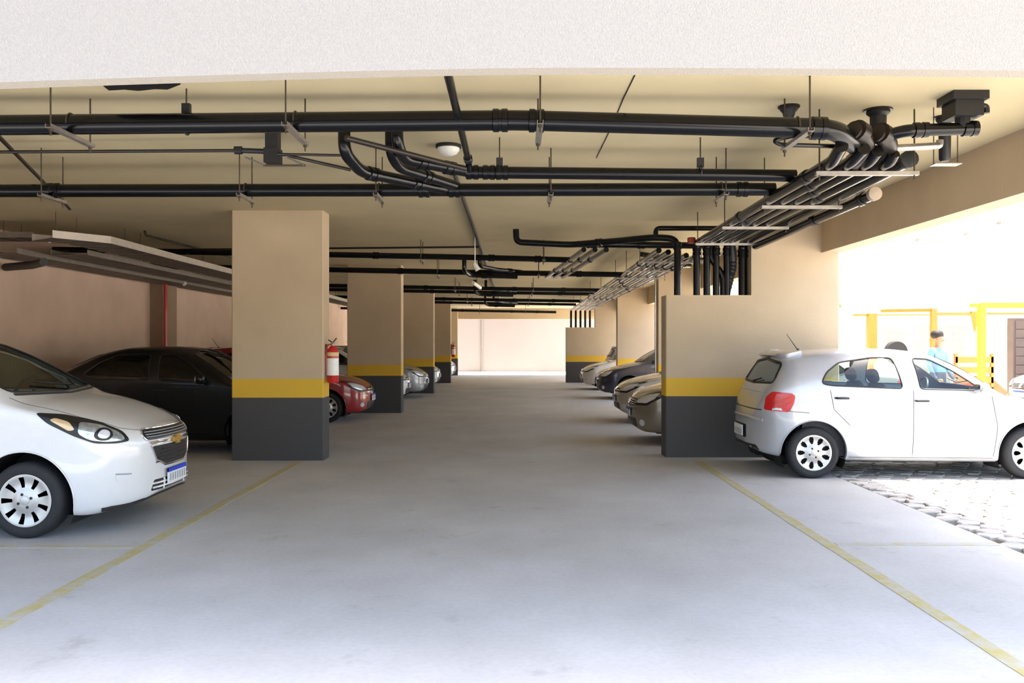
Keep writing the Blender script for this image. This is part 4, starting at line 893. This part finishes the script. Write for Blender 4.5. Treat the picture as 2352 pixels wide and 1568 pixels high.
# ================================================================= YARD
M_orange = mat('orange_steel', srgb(226, 120, 40), .45, 0, .06, 8); M_yellow = mat('yellow_steel', srgb(232, 186, 40), .45, 0, .06, 8)
M_doorg = mat('grey_roller_door', srgb(150, 138, 134), .6, .1, .06, 5)
bd = empty('apartment_building', (16, 31, 0))
MB().box(-9, 16, 0, .4, 0, 14).build('facade', M_white, bd, 0)
for k, (px, w, z0, z1) in enumerate([(2140, .8, 3.6, 5.0), (2258, 1.0, 4.2, 5.2), (2330, .9, 4.4, 5.6), (2255, .8, 7.2, 8.4), (2030, .8, 3.8, 5.0)]):
    x = (px - VX) * 31 / F - 16; f = MB().box(x - w / 2 - .06, x + w / 2 + .06, -.06, 0, z0 - .06, z1 + .06).build('window', M_white, bd, 0)
    for s_ in (0, 1): MB().box(x - w / 2 + s_ * w / 2 + .02, x + s_ * w / 2 - .02, -.075, -.06, z0, z1).build('pane', mat('pale_pane', srgb(170, 184, 184), .15, 0, .05, 3), f, 0)
    MB().box(x - w / 2 - .2, x + w / 2 + .2, -.30, -.02, z1 + .2, z1 + .28).build('awning', M_doorg, f, 0)
tag(bd, 'white apartment building with small windows across the yard', 'building')
for k, (pa, pb, top, d, l) in enumerate([(2100, 2182, 745, 27.5, 'pale grey roller door behind the person in the yard'), (2188, 2216, 744, 27.5, 'narrow grey roller door behind the orange cart'), (2262, 2330, 745, 26, 'grey roller door with a white round sign in the yard'),
                                       (2332, 2400, 735, 20.5, 'dark grey container wall at the edge of the yard'), (2040, 2075, 750, 28.5, 'beige gate leaf at the end of the yard')]):
    x0, x1 = (pa - VX) * d / F, (pb - VX) * d / F; zt_ = CH + (VY - top) * d / F
    root = empty('roller_door', ((x0 + x1) / 2, d, 0)); w = (x1 - x0) / 2; n = 10
    m_ = [M_doorg, M_doorg, M_doorg, mat('dark_panel', srgb(96, 84, 78), .6, 0, .08, 5), mat('beige_panel', srgb(190, 176, 150), .6, 0, .08, 5)][k]
    for q in range(n): MB().box(-w, w, -.02, .0, q * zt_ / n + .01, (q + 1) * zt_ / n - .01).build('slat', m_, root, 0)
    MB().box(-w - .05, w + .05, 0, .25, 0, zt_ + .05).build('frame', M_white if k < 3 else m_, root, 0)
    if k == 2: MB().lathe([(.001, .03), (.16, .03), (.16, .01)], 20, Matrix.Translation((.0 - .25, 0, 1.75)) @ Matrix.Rotation(PI / 2, 4, 'X')).build('round_sign', M_white, root)
    tag(root, l, 'door')
def frame(x, y, h, arms, m, lab, r=.05):
    root = empty('canopy_frame', (x, y, 0)); MB().box(-r, r, -r, r, 0, h).build('post', m, root, 0)
    MB().box(-r * 2.2, r * 2.2, -r * 2.2, r * 2.2, 0, .02).build('foot_plate', m, root, 0)
    for (dx, dy, z, t) in arms: MB().tube([(0, 0, z), (dx, dy, z)], t, 4).build('beam', m, root, 0)
    return tag(root, lab, 'canopy', 'orange and yellow canopy frames in the yard')
frame(8.58, 16.0, 2.28, [(6, 0, 2.26, .07), (-.20, 0, 2.26, .05)], M_yellow, 'yellow canopy post with a thick beam beside the white yard car', .055)
frame(9.62, 20.0, 2.36, [(5, 0, 2.25, .035), (-1.0, .5, 2.33, .05)], M_orange, 'orange canopy post beside the standing person', .06)
frame(10.66, 26.0, 2.46, [(-.55, 0, 2.42, .05), (3, 0, 2.42, .03)], M_orange, 'orange canopy post at the far end of the yard', .12)
# orange cart
ct = empty('hand_cart', (9.05, 17.6, 0))
MB().box(-.35, .40, -.4, .4, .45, .52).build('deck', M_orange, ct, 0)
for q in range(4): MB().box(-.35, .40, -.42, -.39, .58 + q * .20, .70 + q * .20).build('slat', M_orange, ct, 0)
for x in (-.33, .38): MB().box(x - .025, x + .025, -.42, -.36, .45, 1.36).build('upright', M_orange, ct, 0)
for sx in (-1, 1):
    for sy in (-1, 1): MB().lathe([(.06, -.04), (.22, -.03), (.22, .03), (.06, .04)], 16, Matrix.Translation((.02 + sx * .26, sy * .44, .22)) @ Matrix.Rotation(PI / 2, 4, 'X')).build('cart_wheel', M_tire, ct)
MB().prism([(.40, .9), (.95, .42), (.95, .30), (.40, .70)], -.3, .3).build('ramp', mat('rusty_orange', srgb(178, 104, 62), .6, 0, .1, 6), ct, 0)
tag(ct, 'orange slatted hand cart with a sloping ramp behind the yellow post', 'cart')
for k, (x, z, l) in enumerate([(-.2, .88, 'small white box on the low slats of the orange cart'), (.12, 1.10, 'white box in the middle of the orange cart'), (.25, 1.36, 'orange crate on top of the orange cart')]):
    o = MB().rbox((0, 0, .09), (.22, .3, .18), 8, 6).build('box', [M_white, M_white, M_orange][k], None, 35, (9.05 + x, 17.6, .52 if k < 2 else .52)); 
    if k == 2: o.location.z = .70; o.location.x = 9.05 + .12
    tag(o, l, 'box', 'boxes on the orange cart')
# traffic cone shaped funnel hanging on the frame
fn = MB().lathe([(.02, 0), (.11, .45), (.12, .47), (.10, .47), (.015, .05)], 16).build('hanging_lamp', M_orange, None, 35, (9.62 + .95, 20.0, 1.83)); tag(fn, 'orange cone-shaped lamp hanging from the canopy beam', 'lamp')
MB().tube([(0, 0, .46), (0, 0, .45), (0, 0, .42)], .015, 6).build('hook', M_orange, fn)
c = copy_tree(blk); repaint(c, p_black, p_white, M_glass); c.name = 'sedan'; place(c, 13.0, 18.8, PI, 'white sedan parked in the yard beside the yellow post')
wm = MB().lathe([(.12, -.09), (.30, -.1), (.33, -.05), (.33, .05), (.30, .1), (.12, .09)], 24, Matrix.Rotation(PI / 2, 4, 'X')).build('spare_tyre', M_tire, None, 35, (10.9, 24.9, 1.32)); tag(wm, 'black tyre standing on a low plinth at the end of the yard', 'tyre')
tag(MB().box(10.4, 11.4, 24.6, 25.2, 0, .99).build('plinth', M_white, None, 0), 'white block under the black tyre in the yard', 'block')
# tree beyond the yard
tr = empty('tree', (9.9, 28.4, 0)); MB().tube([(0, 0, 0), (.05, .03, 1.4), (0, .05, 2.6)], [.10, .08, .05], 10).build('trunk', mat('bark', srgb(110, 92, 74), .9, 0, .2, 20), tr)
mb = MB(); rnd = random.Random(3)
for k in range(900):
    u = Vector((rnd.gauss(0, 1), rnd.gauss(0, 1), rnd.gauss(0, 1))).normalized() * (rnd.random() ** .4); p = Vector((u.x * .75, u.y * .6, 2.85 + u.z * .45))
    a = Vector((rnd.uniform(-1, 1), rnd.uniform(-1, 1), rnd.uniform(-1, 1))).normalized() * .07; b = a.orthogonal().normalized() * .035; mb.add([p - a, p + b, p + a, p - b], [(0, 1, 2, 3)])
tag(mb.build('foliage', mat('leaf_green', srgb(96, 140, 62), .6, 0, .2, 9), tr, 0), kind='stuff'); tag(tr, 'small green tree standing past the yard canopy', 'tree')
# person in the yard
def person(x, y, rz, lab):
    root = empty('person', (x, y, 0), rz)
    V = [(0, 0, .95), (0, 0, 1.15), (0, .01, 1.38), (0, .0, 1.49), (0, -.015, 1.56), (0, -.02, 1.66), (0, -.015, 1.745),
         (.17, 0, 1.42), (.24, .02, 1.15), (.22, -.12, .93), (.22, -.19, .86), (-.17, 0, 1.42), (-.24, .02, 1.15), (-.22, -.10, .92), (-.22, -.17, .85),
         (.10, 0, .88), (.11, -.01, .48), (.11, .02, .08), (.11, -.13, .04), (-.10, 0, .88), (-.11, .02, .48), (-.12, .05, .08), (-.12, -.10, .04)]
    E = [(0, 1), (1, 2), (2, 3), (3, 4), (4, 5), (5, 6), (2, 7), (7, 8), (8, 9), (9, 10), (2, 11), (11, 12), (12, 13), (13, 14), (0, 15), (15, 16), (16, 17), (17, 18), (0, 19), (19, 20), (20, 21), (21, 22)]
    Rr = [.15, .14, .16, .055, .06, .095, .07, .075, .05, .038, .035, .075, .05, .038, .035, .10, .065, .045, .04, .10, .065, .045, .04]
    me = bpy.data.meshes.new('body'); me.from_pydata(V, E, []); o = bpy.data.objects.new('body', me); C.objects.link(o); o.parent = root
    m = o.modifiers.new('skin', 'SKIN'); 
    if not me.skin_vertices: 
        bm = bmesh.new(); bm.from_mesh(me); bm.verts.layers.skin.verify(); bm.to_mesh(me); bm.free()
    for i, r in enumerate(Rr): me.skin_vertices[0].data[i].radius = (r, r * (.75 if i in (0, 1, 2) else 1)); 
    me.skin_vertices[0].data[0].use_root = True
    o.modifiers.new('sub', 'SUBSURF').levels = 2; o.modifiers['sub'].render_levels = 2
    sk = bpy.data.materials.new('skin_and_clothes'); sk.use_nodes = True; n = sk.node_tree; b = n.nodes['Principled BSDF']; b.inputs['Roughness'].default_value = .7
    tc = n.nodes.new('ShaderNodeTexCoord'); sp = n.nodes.new('ShaderNodeSeparateXYZ'); n.links.new(tc.outputs['Object'], sp.inputs[0]); r = n.nodes.new('ShaderNodeValToRGB'); r.color_ramp.interpolation = 'CONSTANT'
    dv = n.nodes.new('ShaderNodeMath'); dv.operation = 'DIVIDE'; dv.inputs[1].default_value = 2; n.links.new(sp.outputs['Z'], dv.inputs[0]); n.links.new(dv.outputs[0], r.inputs[0])
    e = r.color_ramp.elements; e[0].position = 0; e[0].color = srgb(40, 36, 36); e[1].position = .05; e[1].color = srgb(66, 70, 92)
    q = e.new(.50); q.color = srgb(96, 150, 190); q = e.new(.735); q.color = srgb(170, 122, 96); n.links.new(r.outputs[0], b.inputs['Base Color']); me.materials.append(sk)
    MB().rbox((0, .022, 1.735), (.225, .235, .19), 2.3, 10).build('hair', mat('dark_hair', srgb(26, 22, 22), .7, 0, .1, 30), o)
    for s_ in (-1, 1): MB().rbox((s_ * .035, -.112, 1.655), (.022, .012, .012), 2, 6).build('eye', M_trim, o)
    MB().rbox((0, -.125, 1.625), (.024, .03, .04), 2, 6).build('nose', mat('skin', srgb(170, 122, 96), .6), o); MB().rbox((0, -.108, 1.59), (.05, .012, .012), 2, 6).build('mouth', mat('lip', srgb(140, 80, 72), .6), o)
    hm = mat('skin', srgb(170, 122, 96), .6)
    for s_ in (-1, 1):
        MB().rbox((s_ * .10, -.02, 1.645), (.02, .04, .06), 2, 6).build('ear', hm, o)
        mb = MB().rbox((s_ * .22, -.215, .835), (.035, .07, .075), 3, 6)
        for k in range(4): mb.tube([(s_ * .22, -.235 - .004 * k, .86 - .018 * k), (s_ * .215, -.275 - .004 * (k % 2), .845 - .018 * k), (s_ * .205, -.29, .825 - .018 * k)], .009, 6)
        mb.tube([(s_ * .205, -.20, .86), (s_ * .18, -.235, .865), (s_ * .18, -.255, .85)], .010, 6); mb.build('hand', hm, o)
    return tag(root, lab, 'person')
person(8.36, 17.2, math.radians(25), 'person with dark hair in a light blue shirt standing in the yard')
# thin crack across the ceiling slab
tag(MB().tube([U(1458, 172, H), U(1432, 225, H), U(1405, 290, H), U(1370, 362, H)], .006, 6).build('ceiling_crack', M_rod, bpy.data.objects['ceiling'], 0))
